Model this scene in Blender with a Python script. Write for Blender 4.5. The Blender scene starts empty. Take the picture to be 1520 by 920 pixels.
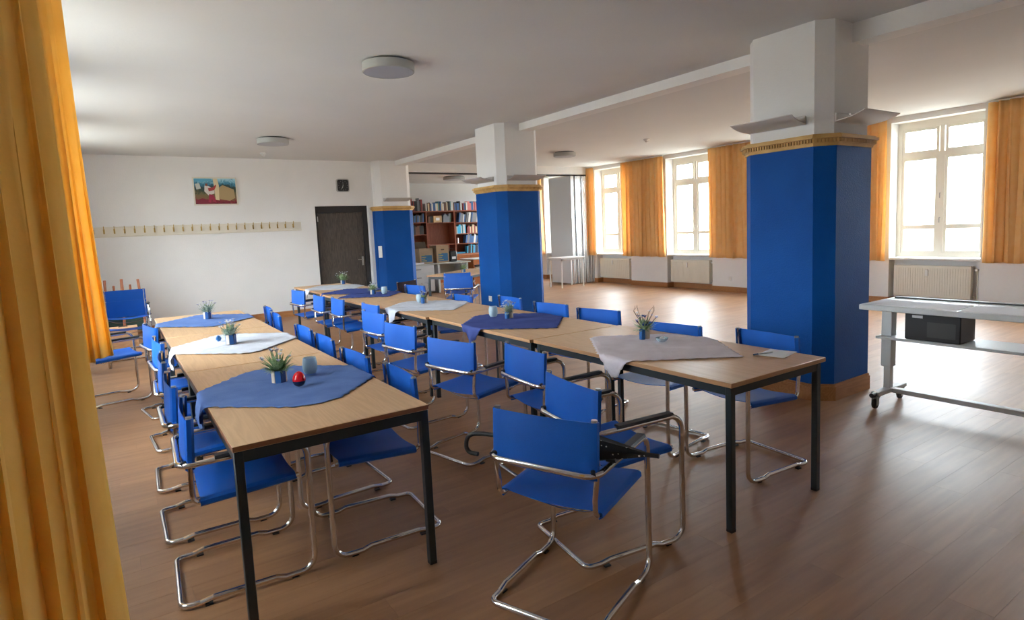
import bpy, bmesh, math, random
from mathutils import Vector, Matrix
random.seed(7)
PI = math.pi
SC = bpy.context.scene
COL = SC.collection
# ------------------------------------------------------------------ camera
YAW, PITCH, ROLL = 0.59335804, -0.10533135, -0.04385035
CAM_H = 1.4952
_f = Vector((math.sin(YAW)*math.cos(PITCH), math.cos(YAW)*math.cos(PITCH), math.sin(PITCH)))
_r = Vector((math.cos(YAW), -math.sin(YAW), 0)); _u = _r.cross(_f)
_r2 = math.cos(ROLL)*_r + math.sin(ROLL)*_u; _u2 = -math.sin(ROLL)*_r + math.cos(ROLL)*_u
cam_data = bpy.data.cameras.new('camera'); cam = bpy.data.objects.new('camera', cam_data); COL.objects.link(cam)
M = Matrix((( _r2.x, _u2.x, -_f.x), (_r2.y, _u2.y, -_f.y), (_r2.z, _u2.z, -_f.z))).to_4x4()
M.translation = (0, 0, CAM_H); cam.matrix_world = M
cam_data.sensor_width = 36; cam_data.lens = 36*890.264/1520
cam_data.shift_x = -(771.23-760)/1520; cam_data.shift_y = (433.13-460)/1520
cam_data.clip_start = 0.02
SC.camera = cam
# ------------------------------------------------------------------ world, exposure
SC.view_settings.view_transform = 'Standard'; SC.view_settings.look = 'None'
SC.view_settings.gamma = 1; SC.view_settings.exposure = 0.56
SKY = 26.0
w = bpy.data.worlds.new('daylight'); SC.world = w; w.use_nodes = True
nt = w.node_tree; bg = nt.nodes['Background']
tc = nt.nodes.new('ShaderNodeTexCoord'); sp = nt.nodes.new('ShaderNodeSeparateXYZ'); cr = nt.nodes.new('ShaderNodeValToRGB')
nt.links.new(tc.outputs['Generated'], sp.inputs[0]); nt.links.new(sp.outputs['Z'], cr.inputs[0]); nt.links.new(cr.outputs[0], bg.inputs[0])
cr.color_ramp.elements[0].position = 0.0; cr.color_ramp.elements[0].color = (.26, .255, .24, 1)
cr.color_ramp.elements[1].position = 0.06; cr.color_ramp.elements[1].color = (.86, .93, 1, 1)
e_ = cr.color_ramp.elements.new(.003); e_.color = (.42, .42, .40, 1)
bg.inputs[1].default_value = SKY
SC.cycles.diffuse_bounces = 6; SC.cycles.glossy_bounces = 4; SC.cycles.transparent_max_bounces = 16; SC.cycles.max_bounces = 12
SC.cycles.sample_clamp_indirect = 6.0
# dimensions of the room
H = 2.985; YB = 12.02; XW = 10.477; XL = -0.62; YN = -1.6; Y2 = 16.9
def portal(x, y0, y1, z0, z1, sx):
    d = bpy.data.lights.new('window_portal', 'AREA'); d.shape = 'RECTANGLE'; d.size = z1-z0; d.size_y = y1-y0
    d.cycles.is_portal = True
    o = bpy.data.objects.new('window_portal', d); COL.objects.link(o); o.location = (x, (y0+y1)/2, (z0+z1)/2)
    o.rotation_euler = (0, -sx*PI/2*-1, 0)
WIN_R = [(1.05, 2.3), (3.47, 4.72), (5.80, 7.05), (8.20, 9.45), (10.60, 11.85), (12.85, 14.05), (15.2, 16.4)]
WIN_L = [(2.50, 3.15), (4.40, 5.65), (6.85, 8.10), (9.30, 10.55)]  # first window is unseen, added and narrowed to set the foreground light
ZS, ZT = .76, 2.90
for a, b in WIN_R: portal(XW+.42, a, b, ZS, ZT, -1)
for a, b in WIN_L: portal(XL-.42, a, b, ZS, ZT, 1)

# ------------------------------------------------------------------ materials
def lin(c):
    return tuple(((x/255)/12.92 if x/255 <= .04045 else ((x/255+.055)/1.055)**2.4) for x in c)
def mat(name, col, rough=.6, metal=0, spec=.5, **kw):
    m = bpy.data.materials.new(name); m.use_nodes = True
    b = m.node_tree.nodes['Principled BSDF']
    b.inputs['Base Color'].default_value = (*col, 1); b.inputs['Roughness'].default_value = rough
    b.inputs['Metallic'].default_value = metal; b.inputs['Specular IOR Level'].default_value = spec
    for k, v in kw.items(): b.inputs[k.replace('_', ' ')].default_value = v
    return m
def N(m, t, **kw):
    n = m.node_tree.nodes.new(t)
    for k, v in kw.items(): setattr(n, k, v)
    return n
def L(m, a, b): m.node_tree.links.new(a, b)
def vary(m, c1, c2, scale=(1, 1, 1), nscale=5, detail=4, bump=0, obj=False, lo=.35, hi=.65, bscale=None):
    """noise mix of two colours on object / world position, with optional fine relief"""
    b = m.node_tree.nodes['Principled BSDF']
    if obj: src = N(m, 'ShaderNodeTexCoord').outputs['Object']
    else: src = N(m, 'ShaderNodeNewGeometry').outputs['Position']
    mp = N(m, 'ShaderNodeMapping'); mp.inputs['Scale'].default_value = scale; L(m, src, mp.inputs[0])
    nz = N(m, 'ShaderNodeTexNoise'); nz.inputs['Scale'].default_value = nscale; nz.inputs['Detail'].default_value = detail
    L(m, mp.outputs[0], nz.inputs['Vector'])
    r = N(m, 'ShaderNodeValToRGB'); r.color_ramp.elements[0].position = lo; r.color_ramp.elements[1].position = hi
    r.color_ramp.elements[0].color = (*c1, 1); r.color_ramp.elements[1].color = (*c2, 1)
    L(m, nz.outputs[0], r.inputs[0]); L(m, r.outputs[0], b.inputs['Base Color'])
    if bump:
        n2 = N(m, 'ShaderNodeTexNoise'); n2.inputs['Scale'].default_value = bscale or nscale*8; n2.inputs['Detail'].default_value = 2
        L(m, src, n2.inputs['Vector'])
        bp = N(m, 'ShaderNodeBump'); bp.inputs['Strength'].default_value = bump; bp.inputs['Distance'].default_value = .01
        L(m, n2.outputs[0], bp.inputs['Height']); L(m, bp.outputs[0], b.inputs['Normal'])
    return m
MW = vary(mat('white_wall_paint', (.72, .72, .71), .9, spec=.2), (.80, .80, .79), (.84, .84, .83), nscale=1.2, bump=.15, bscale=60)
MC = vary(mat('ceiling_paint', (.72, .71, .69), .95, spec=.1), (.69, .70, .69), (.73, .74, .73), nscale=.6, bump=.1, bscale=40)
MB = vary(mat('blue_wall_paint', lin((0, 72, 146)), .6, spec=.15), lin((0, 68, 140)), lin((4, 78, 154)), nscale=1.5, bump=.25, bscale=90)
MFAB = vary(mat('blue_leatherette', (0, .09, .58), .5, spec=.35), lin((0, 84, 178)), lin((2, 92, 190)), nscale=3, bump=.12, bscale=300)
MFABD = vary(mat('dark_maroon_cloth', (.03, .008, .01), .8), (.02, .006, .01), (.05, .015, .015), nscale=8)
MCHR = mat('chrome', (.78, .77, .75), .13, 1)
MCAP = mat('brushed_end_cap', (.42, .41, .39), .35, 1)
MPAD = mat('dark_armrest_pad', (.025, .035, .05), .42)
MBLK = mat('black_plastic', (.012, .012, .014), .45)
MLEG = mat('dark_blue_grey_steel', (.016, .026, .032), .4)
MDARK = mat('dark_track_metal', (.05, .05, .05), .5)
MGOLD = vary(mat('ochre_gilt_moulding', (.55, .33, .1), .6), (.50, .29, .08), (.66, .42, .15), nscale=6)
MGREYL = mat('lamp_grey_metal', (.42, .43, .41), .5)
MDIFF = mat('lamp_diffuser', (.40, .42, .46), .4)
MWP = mat('white_plastic', (.78, .78, .76), .4)
MSCON = mat('white_enamelled_sheet', (.62, .60, .58), .4)
MPAPER = mat('paper', (.82, .82, .84), .8)
MCREAM = mat('cream_enamel', (.74, .70, .60), .45)
MWIN = mat('cream_window_paint', (.80, .77, .68), .45)
MBEIGE = mat('grey_beige_laminate', (.46, .47, .42), .5)
MDESK = mat('light_grey_desk_metal', (.60, .62, .62), .45)
MPART = mat('grey_partition_laminate', (.62, .66, .68), .45)
MALU = mat('aluminium_edge', (.72, .74, .76), .25, .8)
MCARD = vary(mat('cardboard', (.35, .25, .15), .85), (.33, .235, .145), (.40, .29, .18), nscale=4)
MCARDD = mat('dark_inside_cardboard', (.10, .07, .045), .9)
MPRB = mat('blue_print', (.03, .13, .26), .8); MPRY = mat('olive_print', (.32, .30, .10), .8)
MGLS = None
def wood(name, c1, c2, axis='x', sc=1.0, rough=.45, wave=True, spec=.4):
    m = mat(name, c1, rough, spec=spec); b = m.node_tree.nodes['Principled BSDF']
    g = N(m, 'ShaderNodeTexCoord').outputs['Object']
    mp = N(m, 'ShaderNodeMapping')
    s = [9*sc, 9*sc, 9*sc]; s['xyz'.index(axis)] = .7*sc; mp.inputs['Scale'].default_value = s
    L(m, g, mp.inputs[0])
    n1 = N(m, 'ShaderNodeTexNoise'); n1.inputs['Scale'].default_value = 1.6; n1.inputs['Detail'].default_value = 5; n1.inputs['Distortion'].default_value = .6
    L(m, mp.outputs[0], n1.inputs['Vector'])
    wv = N(m, 'ShaderNodeMath', operation='MULTIPLY'); wv.inputs[1].default_value = 9.0; L(m, n1.outputs[0], wv.inputs[0])
    fr = N(m, 'ShaderNodeMath', operation='PINGPONG'); fr.inputs[1].default_value = .5; L(m, wv.outputs[0], fr.inputs[0])
    r = N(m, 'ShaderNodeValToRGB'); r.color_ramp.elements[0].position = 0; r.color_ramp.elements[1].position = .5
    r.color_ramp.elements[0].color = (*c2, 1); r.color_ramp.elements[1].color = (*c1, 1)
    L(m, fr.outputs[0], r.inputs[0]); L(m, r.outputs[0], b.inputs['Base Color'])
    return m
MTOP = wood('beech_laminate', lin((214, 176, 134)), lin((203, 163, 121)), 'y', .9, .38)
MTOPE = mat('beech_edge', lin((186, 140, 98)), .5)
MTOPE2 = mat('brown_table_edge', lin((140, 92, 60)), .5)
MDOOR = wood('dark_veneer', lin((92, 84, 76)), lin((66, 59, 54)), 'z', 1.3, .5)
MDOORF = mat('dark_door_frame', lin((42, 40, 40)), .45)
MSKIRT = wood('oak_skirting', lin((176, 124, 78)), lin((160, 108, 64)), 'x', .8, .5)
MSHELF = wood('red_brown_shelf_wood', lin((150, 84, 56)), lin((132, 70, 46)), 'z', .8, .5)
MORNG = wood('orange_wood', lin((190, 116, 66)), lin((170, 98, 52)), 'x', .8, .5)
MEAS = wood('pinkish_easel_wood', lin((196, 130, 100)), lin((178, 112, 84)), 'z', .8, .6)
MBOXW = wood('plywood', lin((200, 160, 120)), lin((186, 144, 104)), 'x', .8, .6)
MGRN = mat('dark_green_board', (.02, .06, .05), .7)
# floor: vinyl planks, tone per plank
PW, PL = .152, 1.22
def floor_mat():
    m = mat('brown_floor_planks', (.2, .12, .08), .3, spec=.5, Coat_Weight=.4, Coat_Roughness=.62); b = m.node_tree.nodes['Principled BSDF']
    pos = N(m, 'ShaderNodeNewGeometry').outputs['Position']; s = N(m, 'ShaderNodeSeparateXYZ'); L(m, pos, s.inputs[0])
    def mth(op, a, bb):
        n = N(m, 'ShaderNodeMath', operation=op)
        for i, v in enumerate((a, bb)):
            if v is None: continue
            if isinstance(v, (int, float)): n.inputs[i].default_value = v
            else: L(m, v, n.inputs[i])
        return n.outputs[0]
    row = mth('FLOOR', mth('DIVIDE', s.outputs['Y'], PW), None)
    sh = mth('MULTIPLY', mth('FRACT', mth('MULTIPLY', row, .3819), None), PL)
    col_ = mth('FLOOR', mth('DIVIDE', mth('ADD', s.outputs['X'], sh), PL), None)
    cb = N(m, 'ShaderNodeCombineXYZ'); L(m, row, cb.inputs[0]); L(m, col_, cb.inputs[1])
    wn = N(m, 'ShaderNodeTexWhiteNoise'); L(m, cb.outputs[0], wn.inputs['Vector'])
    mp = N(m, 'ShaderNodeMapping'); mp.inputs['Scale'].default_value = (1.2, 14, 1); L(m, pos, mp.inputs[0])
    ad = N(m, 'ShaderNodeVectorMath', operation='ADD'); L(m, mp.outputs[0], ad.inputs[0]); L(m, wn.outputs['Color'], ad.inputs[1])
    nz = N(m, 'ShaderNodeTexNoise'); nz.inputs['Scale'].default_value = 1.7; nz.inputs['Detail'].default_value = 5; L(m, ad.outputs[0], nz.inputs['Vector'])
    v = mth('ADD', mth('MULTIPLY', wn.outputs['Value'], .20), mth('MULTIPLY', nz.outputs[0], .78))
    r = N(m, 'ShaderNodeValToRGB'); r.color_ramp.elements[0].position = .25; r.color_ramp.elements[1].position = .8
    r.color_ramp.elements[0].color = (*lin((140, 97, 62)), 1); r.color_ramp.elements[1].color = (*lin((172, 126, 84)), 1)
    L(m, v, r.inputs[0]); L(m, r.outputs[0], b.inputs['Base Color'])
    n3 = N(m, 'ShaderNodeTexNoise'); n3.inputs['Scale'].default_value = 1.3; n3.inputs['Detail'].default_value = 4; L(m, pos, n3.inputs['Vector'])
    rr = N(m, 'ShaderNodeMapRange'); rr.inputs[3].default_value = .38; rr.inputs[4].default_value = .52; L(m, n3.outputs[0], rr.inputs[0]); L(m, rr.outputs[0], b.inputs['Roughness'])
    bp = N(m, 'ShaderNodeBump'); bp.inputs['Strength'].default_value = .06; bp.inputs['Distance'].default_value = .004; L(m, nz.outputs[0], bp.inputs['Height']); L(m, bp.outputs[0], b.inputs['Normal'])
    return m
MFLOOR = floor_mat(); MSUB = mat('dark_floor_joint', (.13, .085, .055), .6)
def fabric(name, c, transl=0, bump=.3, c2=None, bscale=160):
    m = bpy.data.materials.new(name); m.use_nodes = True; t = m.node_tree; t.nodes.clear()
    out = N(m, 'ShaderNodeOutputMaterial'); d = N(m, 'ShaderNodeBsdfDiffuse'); tr = N(m, 'ShaderNodeBsdfTranslucent'); mx = N(m, 'ShaderNodeMixShader')
    pos = N(m, 'ShaderNodeNewGeometry').outputs['Position']
    nz = N(m, 'ShaderNodeTexNoise'); nz.inputs['Scale'].default_value = 9; nz.inputs['Detail'].default_value = 4; L(m, pos, nz.inputs['Vector'])
    r = N(m, 'ShaderNodeValToRGB'); r.color_ramp.elements[0].position = .3; r.color_ramp.elements[1].position = .7
    r.color_ramp.elements[0].color = (*c, 1); r.color_ramp.elements[1].color = (*(c2 or c), 1); L(m, nz.outputs[0], r.inputs[0])
    L(m, r.outputs[0], d.inputs[0]); L(m, r.outputs[0], tr.inputs[0])
    mx.inputs[0].default_value = transl; L(m, d.outputs[0], mx.inputs[1]); L(m, tr.outputs[0], mx.inputs[2]); L(m, mx.outputs[0], out.inputs[0])
    n2 = N(m, 'ShaderNodeTexNoise'); n2.inputs['Scale'].default_value = bscale; L(m, pos, n2.inputs['Vector'])
    bp = N(m, 'ShaderNodeBump'); bp.inputs['Strength'].default_value = bump; bp.inputs['Distance'].default_value = .003
    L(m, n2.outputs[0], bp.inputs['Height']); L(m, bp.outputs[0], d.inputs['Normal'])
    return m
MCUR = fabric('orange_yellow_curtain', lin((250, 210, 142)), .38, .1, lin((252, 218, 160)))
MCURY = fabric('yellow_curtain', lin((248, 208, 112)), .40, .1, lin((252, 216, 130)))
MCLB = fabric('blue_tablecloth', lin((96, 122, 178)), .05, .5, lin((110, 136, 190)))
MCLB2 = fabric('indigo_tablecloth', lin((70, 82, 140)), .05, .5, lin((80, 92, 150)))
MCLW = fabric('white_tablecloth', lin((200, 204, 214)), .1, 1.0, lin((222, 226, 236)), 45)
MCLW2 = fabric('pinkish_white_tablecloth', lin((226, 216, 222)), .1, .8, lin((240, 232, 238)), 60)
def glass_mat(name, tint=(1, 1, 1), frost=0, refl=.08):
    m = bpy.data.materials.new(name); m.use_nodes = True; m.node_tree.nodes.clear()
    out = N(m, 'ShaderNodeOutputMaterial'); tr = N(m, 'ShaderNodeBsdfTransparent'); gl = N(m, 'ShaderNodeBsdfGlossy'); mx = N(m, 'ShaderNodeMixShader')
    tr.inputs[0].default_value = (*tint, 1); gl.inputs['Roughness'].default_value = .05 + frost*.4; mx.inputs[0].default_value = refl
    L(m, tr.outputs[0], mx.inputs[1]); L(m, gl.outputs[0], mx.inputs[2])
    last = mx.outputs[0]
    if frost:
        d = N(m, 'ShaderNodeBsdfDiffuse'); d.inputs[0].default_value = (*tint, 1)
        m2 = N(m, 'ShaderNodeMixShader'); m2.inputs[0].default_value = frost; L(m, last, m2.inputs[1]); L(m, d.outputs[0], m2.inputs[2]); last = m2.outputs[0]
    L(m, last, out.inputs[0]); return m
MGLS = glass_mat('window_glass', (.96, .98, .98), 0, .06)
MFROST = glass_mat('frosted_candle_glass', (.62, .76, .82), .55, .1)
MCANDLE = mat('blue_wax', (.16, .30, .48), .5)
MRED = mat('glossy_red_lacquer', (.62, .01, .02), .12); MNAVY = mat('navy_lacquer', (.012, .02, .06), .25)
MSTB = mat('stave_blue', lin((38, 96, 160)), .6); MSTC = mat('stave_beige', lin((206, 190, 172)), .6); MSTN = mat('shaded_stave_and_pen_blue', lin((24, 56, 110)), .6)  # last: blue staves' shadow side put into the colour, reused for the pen cap
MLF = vary(mat('leaf_green', (.08, .14, .06), .6), lin((104, 136, 88)), lin((172, 190, 148)), nscale=60)
MLF2 = vary(mat('grey_green_leaf', (.1, .16, .12), .6), lin((104, 130, 118)), lin((180, 194, 178)), nscale=60)
MFLW = mat('white_petal', (.75, .74, .78), .7); MFLB = mat('blue_petal', (.03, .07, .28), .7); MFLL = mat('lavender_petal', (.42, .42, .58), .7)
MTWIG = mat('dry_twig', (.16, .13, .11), .8)

# ------------------------------------------------------------------ mesh helpers
class MBld:
    def __init__(s): s.v = []; s.f = []; s.m = []; s.mi = 0; s.sm = []
    def add(s, vs, fs, smooth=False):
        o = len(s.v); s.v += [tuple(x) for x in vs]
        for f in fs: s.f.append([i+o for i in f]); s.m.append(s.mi); s.sm.append(smooth)
        return s
    def box(s, x0, x1, y0, y1, z0, z1):
        return s.add([(x0,y0,z0),(x1,y0,z0),(x1,y1,z0),(x0,y1,z0),(x0,y0,z1),(x1,y0,z1),(x1,y1,z1),(x0,y1,z1)],
                     [(0,3,2,1),(4,5,6,7),(0,1,5,4),(1,2,6,5),(2,3,7,6),(3,0,4,7)])
    def bbox(s, x0, x1, y0, y1, z0, z1, b=.003):
        """box with chamfered edges"""
        X = (x0, x0+b, x1-b, x1); Y = (y0, y0+b, y1-b, y1); Z = (z0, z0+b, z1-b, z1)
        bm = bmesh.new(); vs = [bm.verts.new((X[0 if i == 0 else 3], Y[0 if j == 0 else 3], Z[0 if k == 0 else 3])) for i in (0, 1) for j in (0, 1) for k in (0, 1)]
        for q in ((0,1,3,2),(4,6,7,5),(0,4,5,1),(2,3,7,6),(0,2,6,4),(1,5,7,3)): bm.faces.new([vs[i] for i in q])
        bmesh.ops.bevel(bm, geom=bm.edges[:], offset=b, segments=1, affect='EDGES')
        bm.verts.index_update(); s.add([v.co[:] for v in bm.verts], [[v.index for v in f.verts] for f in bm.faces]); bm.free(); return s
    def tube(s, pts, r, n=10, closed=False, caps=True, rad=None, seg=6, flat=None):
        P = round_path(pts, rad, seg, closed) if rad else [Vector(p) for p in pts]
        k = len(P); T = []
        for i in range(k):
            a = P[(i-1) % k] if (closed or i > 0) else P[i]; b = P[(i+1) % k] if (closed or i < k-1) else P[i]
            T.append((b-a).normalized())
        up = Vector((0, 0, 1)) if abs(T[0].z) < .9 else Vector((1, 0, 0))
        nrm = (up - T[0]*up.dot(T[0])).normalized(); vs = []
        rs = r if isinstance(r, (list, tuple)) else [r]*k
        for i in range(k):
            nrm = (nrm - T[i]*nrm.dot(T[i])).normalized(); bn = T[i].cross(nrm)
            for j in range(n):
                a = 2*PI*j/n; vs.append(P[i] + (nrm*math.cos(a) + bn*math.sin(a))*rs[i])
        fs = []
        for i in range(k if closed else k-1):
            i2 = (i+1) % k
            for j in range(n): fs.append((i*n+j, i*n+(j+1) % n, i2*n+(j+1) % n, i2*n+j))
        if not closed and caps: fs += [tuple(range(n))[::-1], tuple((k-1)*n+j for j in range(n))]
        return s.add(vs, fs, True)
    def lathe(s, prof, n=20, c=(0, 0, 0), capb=True, capt=True, smooth=True):
        vs = []; fs = []
        for r, z in prof:
            for j in range(n): vs.append((c[0]+r*math.cos(2*PI*j/n), c[1]+r*math.sin(2*PI*j/n), c[2]+z))
        for i in range(len(prof)-1):
            for j in range(n): fs.append((i*n+j, i*n+(j+1) % n, (i+1)*n+(j+1) % n, (i+1)*n+j))
        if capb: fs.append(tuple(range(n))[::-1])
        if capt: fs.append(tuple((len(prof)-1)*n+j for j in range(n)))
        return s.add(vs, fs, smooth)
    def prism(s, poly, z0, z1):
        n = len(poly); vs = [(x, y, z0) for x, y in poly]+[(x, y, z1) for x, y in poly]
        return s.add(vs, [tuple(range(n))[::-1], tuple(range(n, 2*n))]+[(i, (i+1) % n, (i+1) % n+n, i+n) for i in range(n)])
    def build(s, name, mats, parent=None, loc=(0, 0, 0), rz=0):
        me = bpy.data.meshes.new(name); me.from_pydata(s.v, [], s.f)
        for m in (mats if isinstance(mats, (list, tuple)) else [mats]): me.materials.append(m)
        me.polygons.foreach_set('material_index', s.m); me.polygons.foreach_set('use_smooth', s.sm)
        bm = bmesh.new(); bm.from_mesh(me); bmesh.ops.recalc_face_normals(bm, faces=bm.faces); bm.to_mesh(me); bm.free()
        me.update()
        try: me.set_sharp_from_angle(angle=math.radians(40))
        except Exception: pass
        o = bpy.data.objects.new(name, me); COL.objects.link(o); o.location = loc; o.rotation_euler = (0, 0, rz)
        if parent: o.parent = parent
        return o
def round_path(pts, rad, seg, closed):
    pts = [Vector(p) for p in pts]; n = len(pts); out = []
    for i, p in enumerate(pts):
        r = rad[i] if isinstance(rad, (list, tuple)) else rad
        if (not closed and i in (0, n-1)) or r <= 0: out.append(p); continue
        a = (pts[(i-1) % n]-p); b = (pts[(i+1) % n]-p); la, lb = a.length, b.length; a.normalize(); b.normalize()
        ang = a.angle(b)
        if ang > PI-.03: out.append(p); continue
        d = min(r/math.tan(ang/2), la*.49, lb*.49); rr = d*math.tan(ang/2)
        c = p+(a+b).normalized()*(rr/math.sin(ang/2)); s0 = p+a*d-c; s1 = p+b*d-c; tot = s0.angle(s1)
        ax = s0.cross(s1).normalized()
        for k in range(seg+1): out.append(c+Matrix.Rotation(tot*k/seg, 3, ax) @ s0)
    return out
def empty(name, loc=(0, 0, 0), rz=0):
    o = bpy.data.objects.new(name, None); COL.objects.link(o); o.location = loc; o.rotation_euler = (0, 0, rz); o.empty_display_size = .1
    return o
def tag(o, label=None, cat=None, group=None, kind=None):
    if label: o['label'] = label
    if cat: o['category'] = cat
    if group: o['group'] = group
    if kind: o['kind'] = kind
    return o
def copy_tree(o, parent=None):
    c = o.copy(); COL.objects.link(c)
    if parent: c.parent = parent
    for ch in list(CH.get(o.name, [])): copy_tree(ch, c)
    return c
CH = {}
def reg(o):
    """remember children (for copying)"""
    CH[o.name] = list(o.children)
    for c in o.children: reg(c)
def struct(o, label=None):
    o['kind'] = 'structure'
    if label: o['label'] = label
    return o

# ------------------------------------------------------------------ room shell
fl = MBld().box(XL-.5, XW+.6, YN-.2, Y2+.2, -.12, -.004).build('floor', MSUB); struct(fl, 'brown wood plank floor')
cells = []
for row in range(math.floor(YN/PW), math.ceil(Y2/PW)):
    sh = ((row*.3819) % 1.0)*PL
    for c in range(math.floor((XL-.5+sh)/PL)-1, math.ceil((XW+.4+sh)/PL)+1):
        x0, x1 = c*PL-sh, (c+1)*PL-sh; y0, y1 = row*PW, (row+1)*PW
        x0 = max(x0, XL); x1 = min(x1, XW+.28); y0 = max(y0, YN); y1 = min(y1, Y2)
        if x1-x0 > .02 and y1-y0 > .02: cells.append((x0, x1, y0, y1))
def vis_size(c):
    p = Vector(((c[0]+c[1])/2, (c[2]+c[3])/2, -CAM_H)); z = p.dot(_f)
    if z < .3: return 0
    x = p.dot(_r2)/z*890; y = p.dot(_u2)/z*890
    return (1/z) if abs(x) < 850 and abs(y) < 620 else 0
cells.sort(key=vis_size, reverse=True)
g = .0003
for x0, x1, y0, y1 in cells[:300]:
    o = MBld().box(x0+g, x1-g, y0+g, y1-g, -.0035, 0).build('plank', MFLOOR, fl)
mb = MBld()
for x0, x1, y0, y1 in cells[300:]: mb.box(x0+g, x1-g, y0+g, y1-g, -.0035, 0)
tag(mb.build('far_planks', MFLOOR, fl), kind='stuff')
struct(MBld().box(XL-.5, XW+.6, YN-.2, Y2+.2, H, H+.2).build('ceiling', MC), 'plain white ceiling')
DX0, DX1, DZ = 3.37, 4.46, 2.10
wb = MBld()
wb.box(XL-.4, DX0, YB, YB+.25, 0, H); wb.box(DX0, DX1, YB, YB+.25, DZ, H); wb.box(DX1, 4.60, YB, YB+.25, 0, H); wb.box(DX0, DX1, YB+.21, YB+.25, 0, DZ)  # last box is added behind the door leaf to stop daylight leaking through
struct(wb.build('wall_back', MW), 'white back wall with coat rack')
struct(MBld().box(XL-.4, XW+.4, YN-.2, YN, 0, H).build('wall_front', MW))
struct(MBld().box(4.60, XW+.4, Y2, Y2+.2, 0, H).build('wall_library', MW))
struct(MBld().box(4.40, 4.60, YB+.25, Y2+.2, 0, H).build('wall_library_side', MW))
struct(MBld().box(5.3, XW, YB+.0, YB+.25, 2.80, H).build('trim_header', MW), 'white lintel over the folding partition')
struct(MBld().box(5.3, XW, YB+.09, YB+.15, 2.765, 2.80).build('trim_partition_track', MDARK))
def window_wall(name, x, sx, wins, y0, y1):
    """x: inner face, sx: +1 when the outside lies at larger x. Niches run to the floor under each window."""
    b = MBld(); xo = x+sx*.45; X = sorted((x, xo))
    ys = [y0]
    for a, c in wins: ys += [a, c]
    ys.append(y1)
    for i in range(0, len(ys), 2): b.box(X[0], X[1], ys[i], ys[i+1], 0, H)
    for a, c in wins:
        b.box(X[0], X[1], a, c, ZT, H)
        Z = sorted((x+sx*.20, xo)); b.box(Z[0], Z[1], a, c, 0, ZS-.04)
    return struct(b.build(name, MW))
window_wall('wall_right', XW, 1, WIN_R, YN-.2, Y2)
window_wall('wall_left', XL, -1, WIN_L, YN-.2, YB)
def window(n, x, sx, a, c):
    root = empty('window_%d' % n, (x+sx*.28, (a+c)/2, ZS)); struct(root, 'tall cream wooden casement window')
    w2 = (c-a)/2; Z = ZT-ZS
    f = MBld(); t = .065
    f.box(-.04, .04, -w2, -w2+t, 0, Z); f.box(-.04, .04, w2-t, w2, 0, Z); f.box(-.04, .04, -w2+t, w2-t, 0, t); f.box(-.04, .04, -w2+t, w2-t, Z-t-.05, Z)
    f.build('window_frame', MWIN, root)
    MBld().box(-.035, .035, -w2+t, w2-t, 1.57, 1.64).build('transom', MWIN, root)
    MBld().box(-.045, .03, -.045, .045, t, 1.57).build('mullion', MWIN, root)
    MBld().box(-.03, .03, -.03, .03, 1.64, Z-t-.05).build('mullion', MWIN, root)
    for s in (-1, 1):
        y0_, y1_ = sorted((s*.045, s*(w2-t)))
        for z0, z1 in ((t, 1.57), (1.64, Z-t-.05)):
            sash = MBld(); e = .038
            sash.box(-.028, .022, y0_, y0_+e, z0, z1); sash.box(-.028, .022, y1_-e, y1_, z0, z1); sash.box(-.028, .022, y0_+e, y1_-e, z0, z0+e); sash.box(-.028, .022, y0_+e, y1_-e, z1-e, z1)
            if z0 < 1: sash.box(-.024, .018, y0_+e, y1_-e, .445, .51)
            so = sash.build('sash', MWIN, root)
            MBld().box(-.003, .003, y0_+e, y1_-e, z0+e, (.445 if z0 < 1 else z1-e)).build('pane', MGLS, so)
            if z0 < 1: MBld().box(-.003, .003, y0_+e, y1_-e, .51, z1-e).build('pane', MGLS, so)
    # outer window layer of the double window
    of = MBld(); xo = sx*.13
    for y in (-w2, w2-.05): of.box(xo-.02, xo+.02, y, y+.05, 0, Z)
    for z in (0, 1.56, Z-.06): of.box(xo-.02, xo+.02, -w2+.05, w2-.05, z, z+.06)
    of.box(xo-.02, xo+.02, -.035, .035, .06, Z-.06)
    of.build('outer_frame', MWIN, root)
    hb = MBld(); hx = -sx*.045
    hb.tube([(hx, .0, .62), (hx-sx*.03, 0, .62), (hx-sx*.03, 0, .54)], .007, 6); hb.tube([(hx, 0, 1.0), (hx-sx*.03, 0, 1.0), (hx-sx*.03, 0, .92)], .007, 6)
    hb.build('window_handle', MCAP, root)
    s = MBld(); X = sorted((-sx*.26, -sx*.042)); s.bbox(X[0], X[1], -w2-.0, w2+.0, -.04, -.004, .006); s.build('window_sill', MWP, root)
    return root
k = 1
for a, c in WIN_R: window(k, XW, 1, a, c); k += 1
for a, c in WIN_L: window(k, XL, -1, a, c); k += 1
# skirting boards
def skirt(name, poly, h=.10, t=.018):
    """poly: wall line; board stands on the room side (left of the direction)"""
    b = MBld()
    for (x0, y0), (x1, y1) in zip(poly, poly[1:]):
        d = Vector((x1-x0, y1-y0, 0)); n = Vector((-d.y, d.x, 0)).normalized()*t
        b.prism([(x0, y0), (x1, y1), (x1+n.x, y1+n.y), (x0+n.x, y0+n.y)], 0, h)
        b.prism([(x0, y0), (x1, y1), (x1+n.x*.5, y1+n.y*.5), (x0+n.x*.5, y0+n.y*.5)], h, h+.012)
    return struct(b.build(name, MSKIRT))
skirt('baseboard_back', [(DX0, YB), (XL, YB)])
pr = [(XW, YN)]
for a, c in WIN_R: pr += [(XW, a), (XW+.20, a), (XW+.20, c), (XW, c)]
pr.append((XW, Y2)); skirt('baseboard_right', pr)
pl_ = [(XL, YB)]
for a, c in WIN_L[::-1]: pl_ += [(XL, c), (XL-.20, c), (XL-.20, a), (XL, a)]
pl_.append((XL, YN)); skirt('baseboard_left', pl_)
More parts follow.
